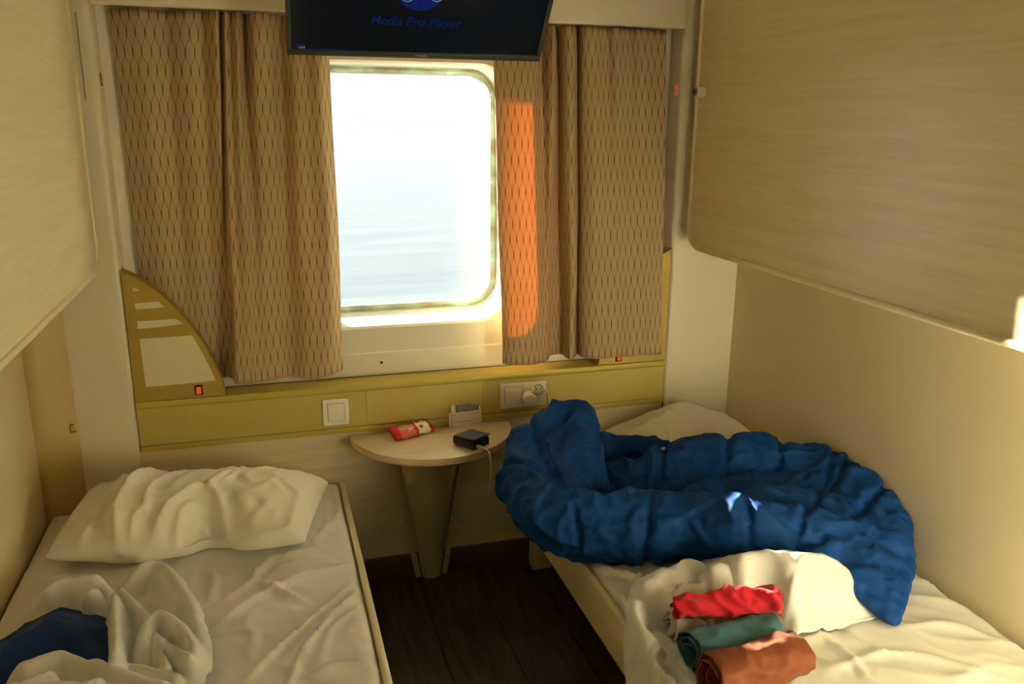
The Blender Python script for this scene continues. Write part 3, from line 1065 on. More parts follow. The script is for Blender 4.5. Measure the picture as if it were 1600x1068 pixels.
for i in range(nn):
    bm.faces.new((ro[i], ro[(i + 1) % nn], ri[(i + 1) % nn], ri[i])); bm.faces.new((ri[i], ri[(i + 1) % nn], rb[(i + 1) % nn], rb[i]))
bm.faces.new(rb)
si = bobj('socket_insert', bm, M['grey_line'], so)
bm = bmesh.new(); cyl(bm, (sc_[0], YF - .0095, sc_[1]), (sc_[0], YF - .0110, sc_[1]), .0152, 28); bobj('socket_face', bm, M['white_plastic'], si)
for dxx in (-.0075, .0075):
    bm = bmesh.new(); cyl(bm, (sc_[0] + dxx, YF - .0105, sc_[1] + .003), (sc_[0] + dxx, YF - .0114, sc_[1] + .003), .0026, 12); bobj('pin_hole', bm, M['black'], si)
# charger plug pushed into the socket
pc = on(831, 622.5, 'Y', YF - .045)
ch = thing('phone_charger', (pc[0], YF - .03, pc[2] - .025), 'white plug charger sticking out of the wall socket', 'charger')
bm = bmesh.new()
hx = [(pc[0] + .0205 * math.cos(math.radians(60 * i + 12)) * (1.12 if i in (2, 3) else 1), YF - .0115, pc[2] + .0185 * math.sin(math.radians(60 * i + 12))) for i in range(6)]
prism(bm, hx, (-.004, -.034, -.004), .004, 3)
bobj('plug_body', bm, M['white_plastic'], ch)
bm = bmesh.new(); cyl(bm, (pc[0] + .006, YF - .030, pc[2] + .016), (pc[0] + .009, YF - .024, pc[2] + .030), .006, 14); bobj('cable_boot', bm, M['white_plastic'], ch)
w_ = [(pc[0] + .015, YF - .022, pc[2] + .010), (pc[0] + .030, YF - .018, pc[2] + .0135), on(852, 609, 'Y', YF - .016), on(857, 617, 'Y', YF - .016), on(859, 634, 'Y', YF - .02), on(858, 665, 'Y', YF - .03), on(850, 700, 'Y', YF - .04)]
bm = bmesh.new(); tube(bm, spline(w_, 8), .0021, 8); bobj('cable', bm, M['cable'], ch)

# ------------------------------------------------------------------ half-round table
TC = (0.456, YF + .004); TR_ = 0.250
tb = thing('wall_table', (TC[0], YF - .02, 0), 'half-round pale wood wall table on a tapered cream pedestal', 'table')


def half(r, n_=40):
    return [(TC[0] + r * math.cos(t), TC[1] - .006 - (r) * math.sin(t)) for t in np.linspace(0, PI, n_)]


bm = bmesh.new(); prism(bm, [(x, y, .488) for x, y in half(TR_)], (0, 0, .022), .002, 2)
for f in bm.faces: f.material_index = 0 if f.calc_center_median().z > .5095 else 1
top_o = bobj('table_top', bm, [M['table'], M['table_edge']], tb, angle=40)
# pedestal: half cone with side flanges
bm = bmesh.new()
cxp = 0.447
rows = []
for z, r in ((0.0, .030), (.16, .052), (.33, .078), (.488, .104)):
    rows.append([bm.verts.new((cxp + r * math.cos(t), YF - .004 - r * .98 * math.sin(t), z)) for t in np.linspace(0, PI, 25)])
for a, b_ in zip(rows[:-1], rows[1:]):
    for i in range(24): bm.faces.new((a[i], a[i + 1], b_[i + 1], b_[i]))
bm.faces.new(rows[0][::-1]); bm.faces.new(rows[-1])
bm.faces.new([r[0] for r in rows] + [r[-1] for r in rows[::-1]])
bobj('pedestal', bm, M['pedestal'], tb, angle=50)
for s in (-1, 1):
    bm = bmesh.new()
    prism(bm, [(cxp + s * (.034), YF - .0115, .0), (cxp + s * (.052), YF - .0115, .0), (cxp + s * .133, YF - .0115, .488), (cxp + s * .115, YF - .0115, .488)], (0, .009, 0))
    fl = bobj('flange', bm, M['pedestal'], tb, smooth=False)
    for t in (.12, .42, .78):
        zz = .488 * t; xx = cxp + s * (.044 + .081 * t)
        bm = bmesh.new(); cyl(bm, (xx, YF - .0130, zz), (xx, YF - .010, zz), .0032, 10); bobj('screw', bm, M['screw'], fl)

ZT = .5102
# ------------------------------------------------------------------ things on the table
# biscuit packet: pillow bag with crimped ends
A = on(612, 682, 'Z', ZT + .012); B = on(673, 666, 'Z', ZT + .014)
ax_ = (B - A); ax_[2] = 0; Lp = np.linalg.norm(ax_); ax_ /= Lp
sd = np.array([-ax_[1], ax_[0], 0])
nu, nv_ = 40, 24
V = []; mi = []
for i in range(nu):
    t = i / (nu - 1)
    fl_ = min(1, min(t, 1 - t) / .16)
    fl_ = math.sin(fl_ * PI / 2) ** .8
    hw = .026 - .004 * fl_ + (.004 * (1 - fl_))
    hh = .0012 + .0125 * fl_
    for j in range(nv_):
        a = 2 * PI * j / nv_
        c_, s_ = math.cos(a), math.sin(a)
        w = hw * math.copysign(abs(c_) ** .8, c_); h = hh * math.copysign(abs(s_) ** .9, s_)
        crk = 0.0012 * math.sin(23 * t + 3 * a) * math.sin(5 * a + 11 * t) * fl_
        z = ZT + .0150 * fl_ + .016 * (1 - fl_) + h + crk + .014 * (1 - t) ** 6 * 0 + (.002 * math.sin(a * 14) * (1 - fl_))
        w2 = w + .012 * math.sin(.9)
        tilt = .35
        off = np.array([0, 0, 0])
        q = A + ax_ * (t * Lp) + sd * (w * math.cos(tilt)) + np.array([0, 0, 1]) * (w * math.sin(tilt) + .009)
        q = q.copy(); q[2] += z - (ZT + .012) + crk
        V.append(q)
Fc = []
for i in range(nu - 1):
    for j in range(nv_):
        Fc.append((i * nv_ + j, i * nv_ + (j + 1) % nv_, (i + 1) * nv_ + (j + 1) % nv_, (i + 1) * nv_ + j))
Fc.append(tuple(range(nv_))[::-1]); Fc.append(tuple(range((nu - 1) * nv_, nu * nv_)))
V = np.array(V); V[:, 2] += max(0, ZT + .0006 - V[:, 2].min()) if V[:, 2].min() < ZT else -(V[:, 2].min() - ZT - .0006)
UVp = np.array([(i / (nu - 1), j / nv_) for i in range(nu) for j in range(nv_)])


def packet_mat():
    mt, nt, b = new_mat('biscuit_wrapper')
    N = nt.nodes; Lk = nt.links
    uv = N.new('ShaderNodeTexCoord'); sp = N.new('ShaderNodeSeparateXYZ'); Lk.new(uv.outputs['UV'], sp.inputs[0])
    n = N.new('ShaderNodeTexNoise'); n.inputs['Scale'].default_value = 9; n.inputs['Detail'].default_value = 3; Lk.new(uv.outputs['UV'], n.inputs['Vector'])
    ad = N.new('ShaderNodeMath'); ad.operation = 'MULTIPLY_ADD'; ad.inputs[1].default_value = .10; Lk.new(n.outputs['Fac'], ad.inputs[0]); Lk.new(sp.outputs['X'], ad.inputs[2])
    cr = N.new('ShaderNodeValToRGB'); cr.color_ramp.interpolation = 'CONSTANT'
    e = cr.color_ramp.elements
    red = (.62, .02, .03, 1); pink = (.72, .16, .15, 1); cream = (.78, .72, .55, 1)
    e[0].position = 0; e[0].color = red
    e[1].position = .23; e[1].color = pink
    for p_, c_ in ((.60, red), (.66, cream), (.95, red)):
        q = e.new(p_); q.color = c_
    Lk.new(ad.outputs[0], cr.inputs['Fac']); Lk.new(cr.outputs['Color'], b.inputs['Base Color'])
    b.inputs['Roughness'].default_value = .28
    return mt


pk = mesh('wrapper', V, Fc, packet_mat(), smooth=True, uv=UVp)
pkr = thing('biscuit_packet', (float(V[:, 0].mean()), float(V[:, 1].mean()), ZT), 'small red and cream biscuit packet on the half-round table', 'packet')
pk.parent = pkr; pk.matrix_parent_inverse = world_inv(pkr)


def on_packet(t, w, lift=.0006):
    """point on the packet's upper side: t along, w across (-1..1)"""
    i = int(round(t * (nu - 1)))
    jj = int(round((math.acos(max(-1, min(1, w))) / (2 * PI)) * nv_))
    return Vector(tuple(V[i * nv_ + jj])) + Vector((0, 0, 1)) * lift


M['biscuit'] = simple('biscuit_print', (.42, .24, .07), .3)
M['maroon'] = simple('maroon_print', (.16, .01, .015), .3)
M['redprint'] = simple('red_print', (.62, .02, .03), .3)
def packet_fn(t0, w0, st, sw_):
    def fn(x, y, z):
        t = t0 + x * st; w = w0 + y * sw_
        i = max(0, min(nu - 2, int(t * (nu - 1)))); fr_ = t * (nu - 1) - i
        al = math.acos(max(-1, min(1, w))) / (2 * PI) * nv_
        j = int(al); g = al - j
        q = (V[i * nv_ + j] * (1 - g) + V[i * nv_ + j + 1] * g) * (1 - fr_) + (V[(i + 1) * nv_ + j] * (1 - g) + V[(i + 1) * nv_ + j + 1] * g) * fr_
        return (q[0], q[1], q[2] + .0011 + z)
    return fn


def decal(name, cells, mat):
    bm = bmesh.new()
    for poly in cells:
        bm.faces.new([bm.verts.new((t, w, 0)) for t, w in poly])
    bmesh.ops.triangulate(bm, faces=bm.faces[:])
    for _ in range(3): bmesh.ops.subdivide_edges(bm, edges=bm.edges[:], cuts=1, use_grid_fill=True)
    fn = packet_fn(0, 0, 1, 1)
    for v in bm.verts: v.co = fn(v.co.x, v.co.y, 0)
    return bobj(name, bm, mat, pkr, smooth=False)


decal('biscuit_picture', [[(.17, .25), (.24, -.45), (.34, -.70), (.42, -.30), (.38, .45), (.28, .75)]], M['biscuit'])
text('lettering', 'GOO', 1.0, packet_fn(.44, .30, .055, .42), M['maroon'], pkr, offset=.03)
text('lettering', 'GO', .8, packet_fn(.50, -.72, .055, .40), M['maroon'], pkr, offset=.03)
for t0, w0 in ((.68, .35), (.70, -.45)):
    decal('printed_badge', [[(t0 + .050 * math.cos(a), w0 + .26 * math.sin(a)) for a in np.linspace(0, 2 * PI, 14)[:-1]]], M['redprint'])
decal('printed_label', [[(.82, .25), (.93, .25), (.93, .62), (.82, .62)]], M['redprint'])

# folded card with a strip of dark print on top
c0 = on(705, 668, 'Z', ZT); c1 = on(754, 661, 'Z', ZT)
cax = c1 - c0; cl = np.linalg.norm(cax); cax /= cl; cpy = np.array([-cax[1], cax[0], 0])
cd_ = thing('card_box', tuple((c0 + c1) / 2 + cpy * .012), 'white folded card box with printed top at the back of the table', 'box')


def crd(a, b, z):
    q = c0 + cax * a + cpy * b; return (q[0], q[1], ZT + z)


bm = bmesh.new()
prf = [(0, 0.0002), (.003, .042), (.005, .0430), (.0150, .0680), (.0175, .066), (.018, .0002)]
prism(bm, [crd(0.004, b, z) for b, z in prf], tuple(cax * (cl - .006)), .0008, 1); bobj('card_body', bm, M['card'], cd_)
bm = bmesh.new(); prism(bm, [crd(-.004, b, z) for b, z in ((.008, .0002), (.008, .046), (.010, .046), (.010, .0002))], tuple(cax * .02)); bobj('side_flap', bm, M['card'], cd_, smooth=False)
bm = bmesh.new()
vs = [bm.verts.new(crd(a, b, z + .0008)) for a, b, z in ((.018, .0058, .0455), (cl - .010, .0058, .0455), (cl - .010, .0142, .0665), (.018, .0142, .0665))]; bm.faces.new(vs)
bobj('dark_strip', bm, M['print_dark'], cd_, smooth=False)
bm = bmesh.new()
for b_ in (.0075, .0097, .0118):
    z = .0455 + (b_ - .0058) * 2.5
    vs = [bm.verts.new(crd(a, bb, zz + .0015)) for a, bb, zz in ((.024, b_, z), (cl - .016, b_, z), (cl - .016, b_ + .0006, z + .0015), (.024, b_ + .0006, z + .0015))]; bm.faces.new(vs)
for (a0_, a1_, z) in ((.010, cl - .012, .036), (.008, cl - .010, .016), (.012, cl - .03, .0145)):
    bb = .003 * (z / .042) - .0006
    vs = [bm.verts.new(crd(a, bb, zz)) for a, zz in ((a0_, z), (a1_, z), (a1_, z + .0009), (a0_, z + .0009))]; bm.faces.new(vs)
bobj('printed_lines', bm, M['print_grey'], cd_, smooth=False)

# dark leather case with a flap, charging cable plugged in
k0 = on(709, 694, 'Z', ZT); k1 = on(740, 705, 'Z', ZT); k2 = on(762, 695, 'Z', ZT)
e1 = k1 - k0; e2 = k2 - k1
n1 = np.linalg.norm(e1); n2 = np.linalg.norm(e2)
e1 /= n1; e2 /= n2
e2 = np.array([-e1[1], e1[0], 0]) if np.dot(np.array([-e1[1], e1[0], 0]), e2) > 0 else np.array([e1[1], -e1[0], 0])
KW, KD, KH = .078, .072, .026
ks = thing('leather_case', tuple(k0 + e1 * KW / 2 + e2 * KD / 2), 'black leather case with a loose blue-grey flap on the table', 'case')


def kp(a, b, z):
    q = k0 + e1 * a + e2 * b; return (q[0], q[1], ZT + z)


bm = bmesh.new(); box(bm, (0, 0, .0003), (KW, KD, KH), .004, 3)
for v in bm.verts: v.co = kp(*v.co)
bobj('case_body', bm, M['case'], ks)
bm = bmesh.new()
lid = [(-.003, .004), (-.004, .016), (-.001, KH + .0005), (.010, KH + .003), (.045, KH + .0045), (KW - .012, KH + .006), (KW + .004, KH + .009)]
up_ = [bm.verts.new(kp(a, .001, z + .0015)) for a, z in lid]; u2 = [bm.verts.new(kp(a, KD - .001, z + .0015)) for a, z in lid]
lo_ = [bm.verts.new(kp(a + .001, .001, z - .001)) for a, z in lid]; l2 = [bm.verts.new(kp(a + .001, KD - .001, z - .001)) for a, z in lid]
for i in range(len(lid) - 1):
    bm.faces.new((up_[i], up_[i + 1], u2[i + 1], u2[i])); bm.faces.new((lo_[i], l2[i], l2[i + 1], lo_[i + 1]))
    bm.faces.new((up_[i], lo_[i], lo_[i + 1], up_[i + 1])); bm.faces.new((u2[i], u2[i + 1], l2[i + 1], l2[i]))
bm.faces.new((up_[0], u2[0], l2[0], lo_[0])); bm.faces.new((up_[-1], lo_[-1], l2[-1], u2[-1]))
bobj('flap', bm, M['case_lid'], ks, angle=40)
bm = bmesh.new(); box(bm, (KW - .001, .030, .006), (KW + .0025, .052, KH + .004), .001)
for v in bm.verts: v.co = kp(*v.co)
bobj('tab', bm, M['case_lid'], ks)
cb = thing('charging_cable', kp(KW + .01, .02, .01), 'thin white cable dropping from the leather case over the table edge', 'cable')
bm = bmesh.new(); box(bm, (KW - .002, .013, .007), (KW + .016, .024, .014), .001)
for v in bm.verts: v.co = kp(*v.co)
bobj('usb_plug', bm, M['connector'], cb)
te = on(762, 703, 'Z', ZT + .008)
w_ = [kp(KW + .012, .0185, .0105), tuple(te), tuple(on(766, 716, 'Y', te[1] - .02)), tuple(on(767, 745, 'Y', te[1] - .02)), tuple(on(763, 775, 'Y', te[1] - .005)), tuple(on(763, 795, 'Y', te[1] + .03)), tuple(on(776, 803, 'Y', te[1] + .06)), tuple(on(800, 805, 'Y', te[1] + .08))]
bm = bmesh.new(); tube(bm, spline(w_, 8), .0018, 8); bobj('lead', bm, M['cable'], cb)

# ------------------------------------------------------------------ beds
ZM = .375


def bed(side, xe, label):
    """xe: aisle-side edge"""
    xw = XR - .004 if side > 0 else XL + .004
    s = side
    root = thing('bed', ((xe + xw) / 2, 1.3, 0), label, 'bed', 'low beds along the side walls')

    def bx(name, x0, x1, y0, y1, z0, z1, mat, bev=.003):
        bm = bmesh.new(); box(bm, (min(x0, x1), y0, z0), (max(x0, x1), y1, z1), bev); return bobj(name, bm, mat, root)
    bx('side_board', xe, xe + s * .016, .45, 2.378, .250, .372, M['bedboard'], .004)
    bx('slat_base', xe + s * .017, xw, .45, 2.380, .258, .292, M['bedboard'])
    for y in (.50, 2.325): bx('leg', xe + s * .075, xe + s * .140, y, y + .045, 0, .257, M['bedboard'])
    for y in (.50, 2.325): bx('leg', xw - s * .10, xw - s * .035, y, y + .045, 0, .257, M['bedboard'])
    return root


bed(-1, .182, 'low bed against the left wall, under the white pillow')
bed(1, .700, 'low bed against the right wall, under the blue duvet')


def lerp_grid(G, P):
    xs, ys, Z = G
    i = np.clip(((P[:, 0] - xs[0]) / (xs[1] - xs[0])), 0, len(xs) - 1.001); j = np.clip(((P[:, 1] - ys[0]) / (ys[1] - ys[0])), 0, len(ys) - 1.001)
    a = i.astype(int); b_ = j.astype(int); fx, fy = i - a, j - b_
    return Z[b_, a] * (1 - fx) * (1 - fy) + Z[b_, a + 1] * fx * (1 - fy) + Z[b_ + 1, a] * (1 - fx) * fy + Z[b_ + 1, a + 1] * fx * fy


def mattress(name, label, x0, x1, y0, y1, ridges, step=.0072, amp=.0016, bump_r=.022, seed=0):
    xs = np.arange(x0, x1 + 1e-6, step); ys = np.arange(y0, y1 + 1e-6, step)
    nx, ny = len(xs), len(ys)
    X, Y = np.meshgrid(xs, ys)
    P = np.stack([X.ravel(), Y.ravel()], 1)
    ex = np.minimum(P[:, 0] - x0, x1 - P[:, 0]); ey = np.minimum(P[:, 1] - y0, y1 - P[:, 1])
    z = np.full(len(P), ZM)
    for e in (ex, ey):
        t = np.clip(1 - e / bump_r, 0, 1)
        z -= .020 * (1 - np.sqrt(np.clip(1 - t * t, 0, 1)))
    nz = noise3(np.stack([P[:, 0] * 5, P[:, 1] * 5, np.full(len(P), seed + .5)], 1))
    z += .006 * nz
    z += amp * 2 * noise3(np.stack([P[:, 0] * 22 + 5 * nz, P[:, 1] * 22, np.full(len(P), seed + 3.3)], 1))
    fade = np.clip(ex / .03, 0, 1) * np.clip(ey / .03, 0, 1)
    for (pts, h, w) in ridges:
        pl = spline([tuple(q) for q in onz(pts, ZM)], 6) if len(pts) > 2 else np.array(onz(pts, ZM))
        d, t, sg = seg_dist(P, pl)
        ta = np.sin(np.clip(t, 0.02, .98) * PI) ** .6
        w = w * .8; h = h * 1.25
        ww = np.where(sg > 0, w, w * .4)
        z += h * ta * np.exp(-(d / ww) ** 1.3) - .35 * h * ta * np.exp(-((d - 2.2 * w) / (1.2 * w)) ** 2)
    sk = np.column_stack([P[:, 0] * .8 + P[:, 1] * .5, P[:, 1] * .8 - P[:, 0] * .5])
    z += .0050 * crease(sk * np.array([1.0, .6]), 5.0, seed, 8.0) * fade + .0030 * crease(sk * np.array([1.0, .5]), 11.0, seed + 3, 7.0) * fade
    V = np.column_stack([P, z])
    Fc = grid(nx, ny)
    # skirt down to the base
    loop = [i for i in range(nx)] + [j * nx + nx - 1 for j in range(1, ny)] + [(ny - 1) * nx + i for i in range(nx - 2, -1, -1)] + [j * nx for j in range(ny - 2, 0, -1)]
    nV = len(V)
    low = V[loop].copy(); low[:, 2] = .294
    mid_ = V[loop].copy(); mid_[:, 2] = .330
    V = np.vstack([V, mid_, low])
    k = len(loop)
    for i in range(k):
        a, b_ = loop[i], loop[(i + 1) % k]
        Fc.append((b_, a, nV + i, nV + (i + 1) % k))
        Fc.append((nV + (i + 1) % k, nV + i, nV + k + i, nV + k + (i + 1) % k))
    Fc.append(tuple(nV + k + i for i in range(k)))
    o = mesh(name, V, Fc, M['sheet'])
    set_props(o, label, 'mattress', 'mattresses under white sheets')
    return (xs, ys, V[:nV, 2].reshape(ny, nx))


LR = [([(330, 985), (400, 935), (470, 900), (560, 880)], .010, .012),
      ([(390, 1060), (440, 1010), (500, 960), (556, 905)], .012, .012),
      ([(455, 1068), (480, 1010), (530, 950), (565, 915)], .014, .012),
      ([(330, 935), (335, 905), (330, 890)], .012, .010),
      ([(290, 930), (300, 905), (310, 890)], .008, .010),
      ([(340, 945), (385, 915), (410, 885), (430, 870), (490, 862)], .012, .010),
      ([(400, 905), (440, 925), (480, 945)], .009, .014),
      ([(420, 880), (470, 862), (500, 855)], .007, .008),
      ([(300, 885), (380, 893), (420, 900)], .005, .012),
      ([(490, 1050), (540, 1040), (600, 1045)], .014, .014),
      ([(500, 1020), (520, 980), (560, 950)], .008, .012),
      ([(510, 830), (530, 800), (525, 775)], .007, .012), ([(490, 850), (512, 815), (512, 780)], .006, .010),
      ([(250, 985), (330, 990), (390, 990), (395, 1010)], .006, .010)]
gl_ = mattress('mattress', 'rumpled white sheeted mattress on the left bed, below the pillow', XL + .008, .163, .36, 2.372, LR, seed=1)
RR = [([(1230, 1010), (1290, 990), (1330, 1000), (1420, 1040)], .008, .014),
      ([(1250, 975), (1310, 1010), (1360, 1068)], .006, .012),
      ([(1420, 930), (1500, 945), (1580, 1000)], .006, .018), ([(1400, 985), (1480, 975), (1560, 1000)], .006, .018),
      ([(1290, 1050), (1400, 1020), (1560, 1060)], .006, .014),
      ([(1430, 905), (1470, 915), (1530, 950)], .006, .014),
      ([(890, 875), (930, 905), (985, 945)], .010, .012), ([(905, 880), (960, 895), (1010, 905)], .010, .012), ([(985, 880), (1000, 900), (985, 930)], .008, .01)]
gr_ = mattress('mattress', 'cream sheeted mattress on the right bed, below the blue duvet', XR - .777, XR - .010, .45, 2.372, RR, seed=5)

# ------------------------------------------------------------------ pillows
FOLDS = {3: [
    ([(215, 742), (175, 785), (145, 830)], .47, .012, .020, .45), ([(262, 745), (205, 785), (180, 815), (182, 862)], .48, .018, .020, .4),
    ([(300, 745), (240, 778), (226, 812)], .49, .012, .016, .5), ([(335, 742), (290, 765), (265, 785)], .49, .009, .014, .5),
    ([(225, 850), (262, 815), (300, 795), (322, 785)], .47, .014, .018, .4), ([(322, 785), (345, 765), (372, 750)], .49, .010, .018, .5),
    ([(322, 785), (345, 800), (352, 830), (362, 850)], .47, .016, .016, .5), ([(270, 850), (285, 825), (310, 812)], .45, .010, .012, .5),
    ([(400, 845), (440, 842), (476, 838)], .43, .010, .012, .5), ([(375, 800), (400, 790), (430, 795)], .48, .006, .03, 1.0),
    ([(120, 870), (150, 850), (200, 850)], .43, .008, .016, .5), ([(165, 750), (140, 790), (115, 840)], .46, .007, .012, .5), ([(240, 742), (225, 760), (190, 800)], .48, .009, .010, .5), ([(385, 742), (365, 760), (340, 775)], .49, .008, .012, .5), ([(420, 745), (400, 758), (375, 768)], .48, .006, .012, .5), ([(205, 870), (215, 850), (235, 838)], .43, .009, .010, .5), ([(250, 868), (258, 850), (275, 835)], .43, .008, .009, .5), ([(440, 850), (460, 820), (470, 790)], .44, .006, .014, .6), ([(300, 838), (322, 822), (348, 838)], .44, -.020, .022, 1.0)]}


def pillow(name, label, corners, zc, hgt, dents, seed, zlift=0.0, zb=ZM, grow=1.09, gridz=None):
    """corners: far-left, far-right, near-right, near-left (x,y)"""
    c = np.array(corners)
    nu, nv = 84, 60
    u = np.linspace(0, 1, nu); v = np.linspace(0, 1, nv)
    U, W = np.meshgrid(u, v)
    U = U.ravel(); W = W.ravel()
    bowx = .030 * np.sin(W * PI)[:, None] * (c[1] - c[0]) / np.linalg.norm(c[1] - c[0])
    top = c[0] * (1 - U)[:, None] + c[1] * U[:, None]
    botm = c[3] * (1 - U)[:, None] + c[2] * U[:, None]
    P = top * (1 - W)[:, None] + botm * W[:, None]
    if seed in FOLDS:      # near edge tucked in and humped up by the middle
        P[:, 1] += (.050 * np.exp(-((U - .62) / .10) ** 2) - .016 * np.exp(-((U - .30) / .14) ** 2)) * W ** 4
    # edges bow inwards, corners stay pointed
    ctr = c.mean(0)
    pull = (4 * U * (1 - U)) * (1 - 4 * W * (1 - W)) * .015 + (4 * W * (1 - W)) * (1 - 4 * U * (1 - U)) * .03
    P = P + (ctr - P) * pull[:, None]
    prof = (np.clip(4 * U * (1 - U), 0, 1) ** .42) * (np.clip(4 * W * (1 - W), 0, 1) ** .45)
    zt = zc + hgt * .62 * prof
    zl = zc - hgt * .38 * prof
    for (uu, ww, du, dw, h) in dents:
        zt += h * np.exp(-(((U - uu) / du) ** 2 + ((W - ww) / dw) ** 2))
    for (pts, zf, h, w, asym) in FOLDS.get(seed, []):
        q = np.array(onz(pts, zf)); pl2 = spline([tuple(a) for a in q], 6) if len(q) > 2 else q
        d, t, sg = seg_dist(P, pl2)
        ta = np.clip(np.sin(np.clip(t, 0, 1) * PI) * 1.6, 0.1, 1)
        zt += 1.2 * h * ta * np.exp(-(d / np.where(sg > 0, w * .75, w * .75 * asym)) ** 1.3)
    zt += (.004 * crease(P, 7, seed) + .0025 * crease(P, 14, seed + 9)) * np.clip(prof * 1.5, 0, 1)
    floor_z = zb + .003 if gridz is None else lerp_grid(gridz, P) + .003
    zl = np.maximum(zl, floor_z)
    zt = np.maximum(zt, zl + .002)
    T = np.column_stack([P, zt]); Bt = np.column_stack([P, zl])
    Fc = grid(nu, nv)
    Fc = [f[::-1] for f in Fc]
    nT = len(T)
    bd = set(i for i in range(nT) if U[i] in (0, 1) or W[i] in (0, 1))
    mp = {}
    Vl = list(T)
    for i in range(nT):
        if i in bd: mp[i] = i
        else:
            mp[i] = len(Vl); Vl.append(Bt[i])
    for f in grid(nu, nv): Fc.append(tuple(mp[i] for i in f))
    Vv = np.array(Vl)
    for i in bd: Vv[i, 2] = (zt[i] + zl[i]) / 2
    Vr = relax(Vv, Fc, grow=grow, goal_k=.004, iters=160, bend_k=.16, zmin=(floor_z if gridz is None else lambda V: lerp_grid(gridz, V[:, :2]) + .003), jitter=.003, jscale=16)
    o = mesh(name, Vr, Fc, M['pillow'])
    subsurf(o)
    set_props(o, label, 'pillow', 'white pillows')
    return o


pc_ = [on(142, 735, 'Z', .47)[:2], on(512, 742, 'Z', .45)[:2], on(478, 862, 'Z', .395)[:2], on(74, 892, 'Z', .39)[:2]]
pc_[0][1] = min(pc_[0][1], 2.378); pc_[0][0] = max(pc_[0][0], XL + .012)
pc_[3][0] = max(pc_[3][0], XL + .008)
pillow('pillow', 'plump creased white pillow at the head of the left bed', pc_, .425, .16,
       [(.60, 1.0, .16, .28, -.055), (.45, .8, .2, .2, .01), (.28, .55, .05, .5, .015), (.85, .3, .2, .3, .015)], 3, gridz=gl_)
pr_ = [(1.02, 2.375), (1.47, 2.372), (1.478, 2.10), (1.05, 2.06)]
pillow('pillow', 'cream pillow peeking out behind the blue duvet on the right bed', pr_, .44, .15, [(.55, .1, .2, .3, .03)], 9, grow=1.02, gridz=gr_)



# ------------------------------------------------------------------ blue duvet on the right bed
def C4(u, v, z, r):
    p = on(u, v, 'Z', z)
    return (p[0], p[1], z, r)


rolls = [
    # loop on the aisle side: peak, left bulge, front roll
    [C4(903, 648, .600, .050), C4(868, 668, .570, .062), C4(836, 700, .530, .070), C4(824, 745, .490, .080), C4(845, 790, .470, .085), C4(905, 820, .460, .083), C4(985, 824, .462, .086), C4(1075, 824, .466, .086), C4(1165, 829, .493, .080), C4(1240, 838, .470, .074), C4(1300, 838, .458, .07)],
    [C4(906, 655, .595, .048), C4(908, 690, .560, .058), C4(903, 735, .505, .080), C4(905, 775, .470, .080)],
    [C4(868, 700, .530, .075), C4(868, 745, .490, .085), C4(890, 790, .465, .085)],
    # thin fold behind, and the big roll at the back
    [C4(945, 703, .460, .048), C4(990, 706, .455, .046), C4(1030, 712, .450, .05)],
    [C4(960, 748, .435, .055), C4(1010, 744, .447, .065), C4(1060, 735, .460, .085), C4(1120, 732, .470, .092), C4(1190, 730, .476, .094), C4(1262, 740, .476, .092), C4(1320, 770, .470, .090), C4(1362, 812, .455, .085), C4(1385, 856, .435, .066)],
    # hollow floor and inner ridges
    [C4(950, 775, .405, .050), C4(1040, 775, .408, .055), C4(1130, 775, .42, .06), C4(1220, 775, .44, .075), C4(1290, 790, .45, .08)],
    [C4(980, 770, .420, .045), C4(1060, 768, .430, .050), C4(1120, 772, .432, .05)],
    [C4(1090, 785, .428, .058), C4(1150, 778, .445, .06), C4(1215, 778, .46, .06)],
    [C4(1195, 800, .455, .07), C4(1260, 800, .455, .075), C4(1320, 830, .45, .07), C4(1370, 866, .43, .055)],
    [C4(1190, 846, .440, .050), C4(1230, 852, .455, .050), C4(1290, 862, .460, .045)],
    [C4(1100, 872, .400, .03), C4(1150, 868, .405, .03), C4(1200, 868, .41, .035)],
]


def fill(quad, r, n=14, m=9):
    """flat flap: small balls over a bilinear patch of four (u, v, z) corners"""
    q = [np.array(C4(u, v, z, r)) for u, v, z in quad]
    for i in np.linspace(0, 1, n):
        for j in np.linspace(0, 1, m):
            b_ = (q[0] * (1 - i) + q[1] * i) * (1 - j) + (q[3] * (1 - i) + q[2] * i) * j
            b_[2] += .012 * math.sin(PI * i) * math.sin(PI * j)
            rolls.append([tuple(b_)])


fill([(1262, 872, .470), (1418, 882, .430), (1396, 965, .398), (1345, 920, .430)], .018, 16, 10)
fill([(1180, 845, .455), (1330, 840, .470), (1400, 885, .435), (1262, 872, .470)], .024, 14, 6)
V, Fc = blob('duvet', rolls, .0095, 3)
V[:, 0] = np.minimum(V[:, 0], XR - .008 - .004 * np.abs(noise3(V * 9)))
V[:, 1] = np.minimum(V[:, 1], 2.385)
over = V[:, 0] > .70


def duv_floor(Vv):
    return np.where(Vv[:, 0] > .690, np.maximum(lerp_grid(gr_, Vv[:, :2]) + .003, .3785), -9)


V[:, 2] = np.maximum(V[:, 2], duv_floor(V))
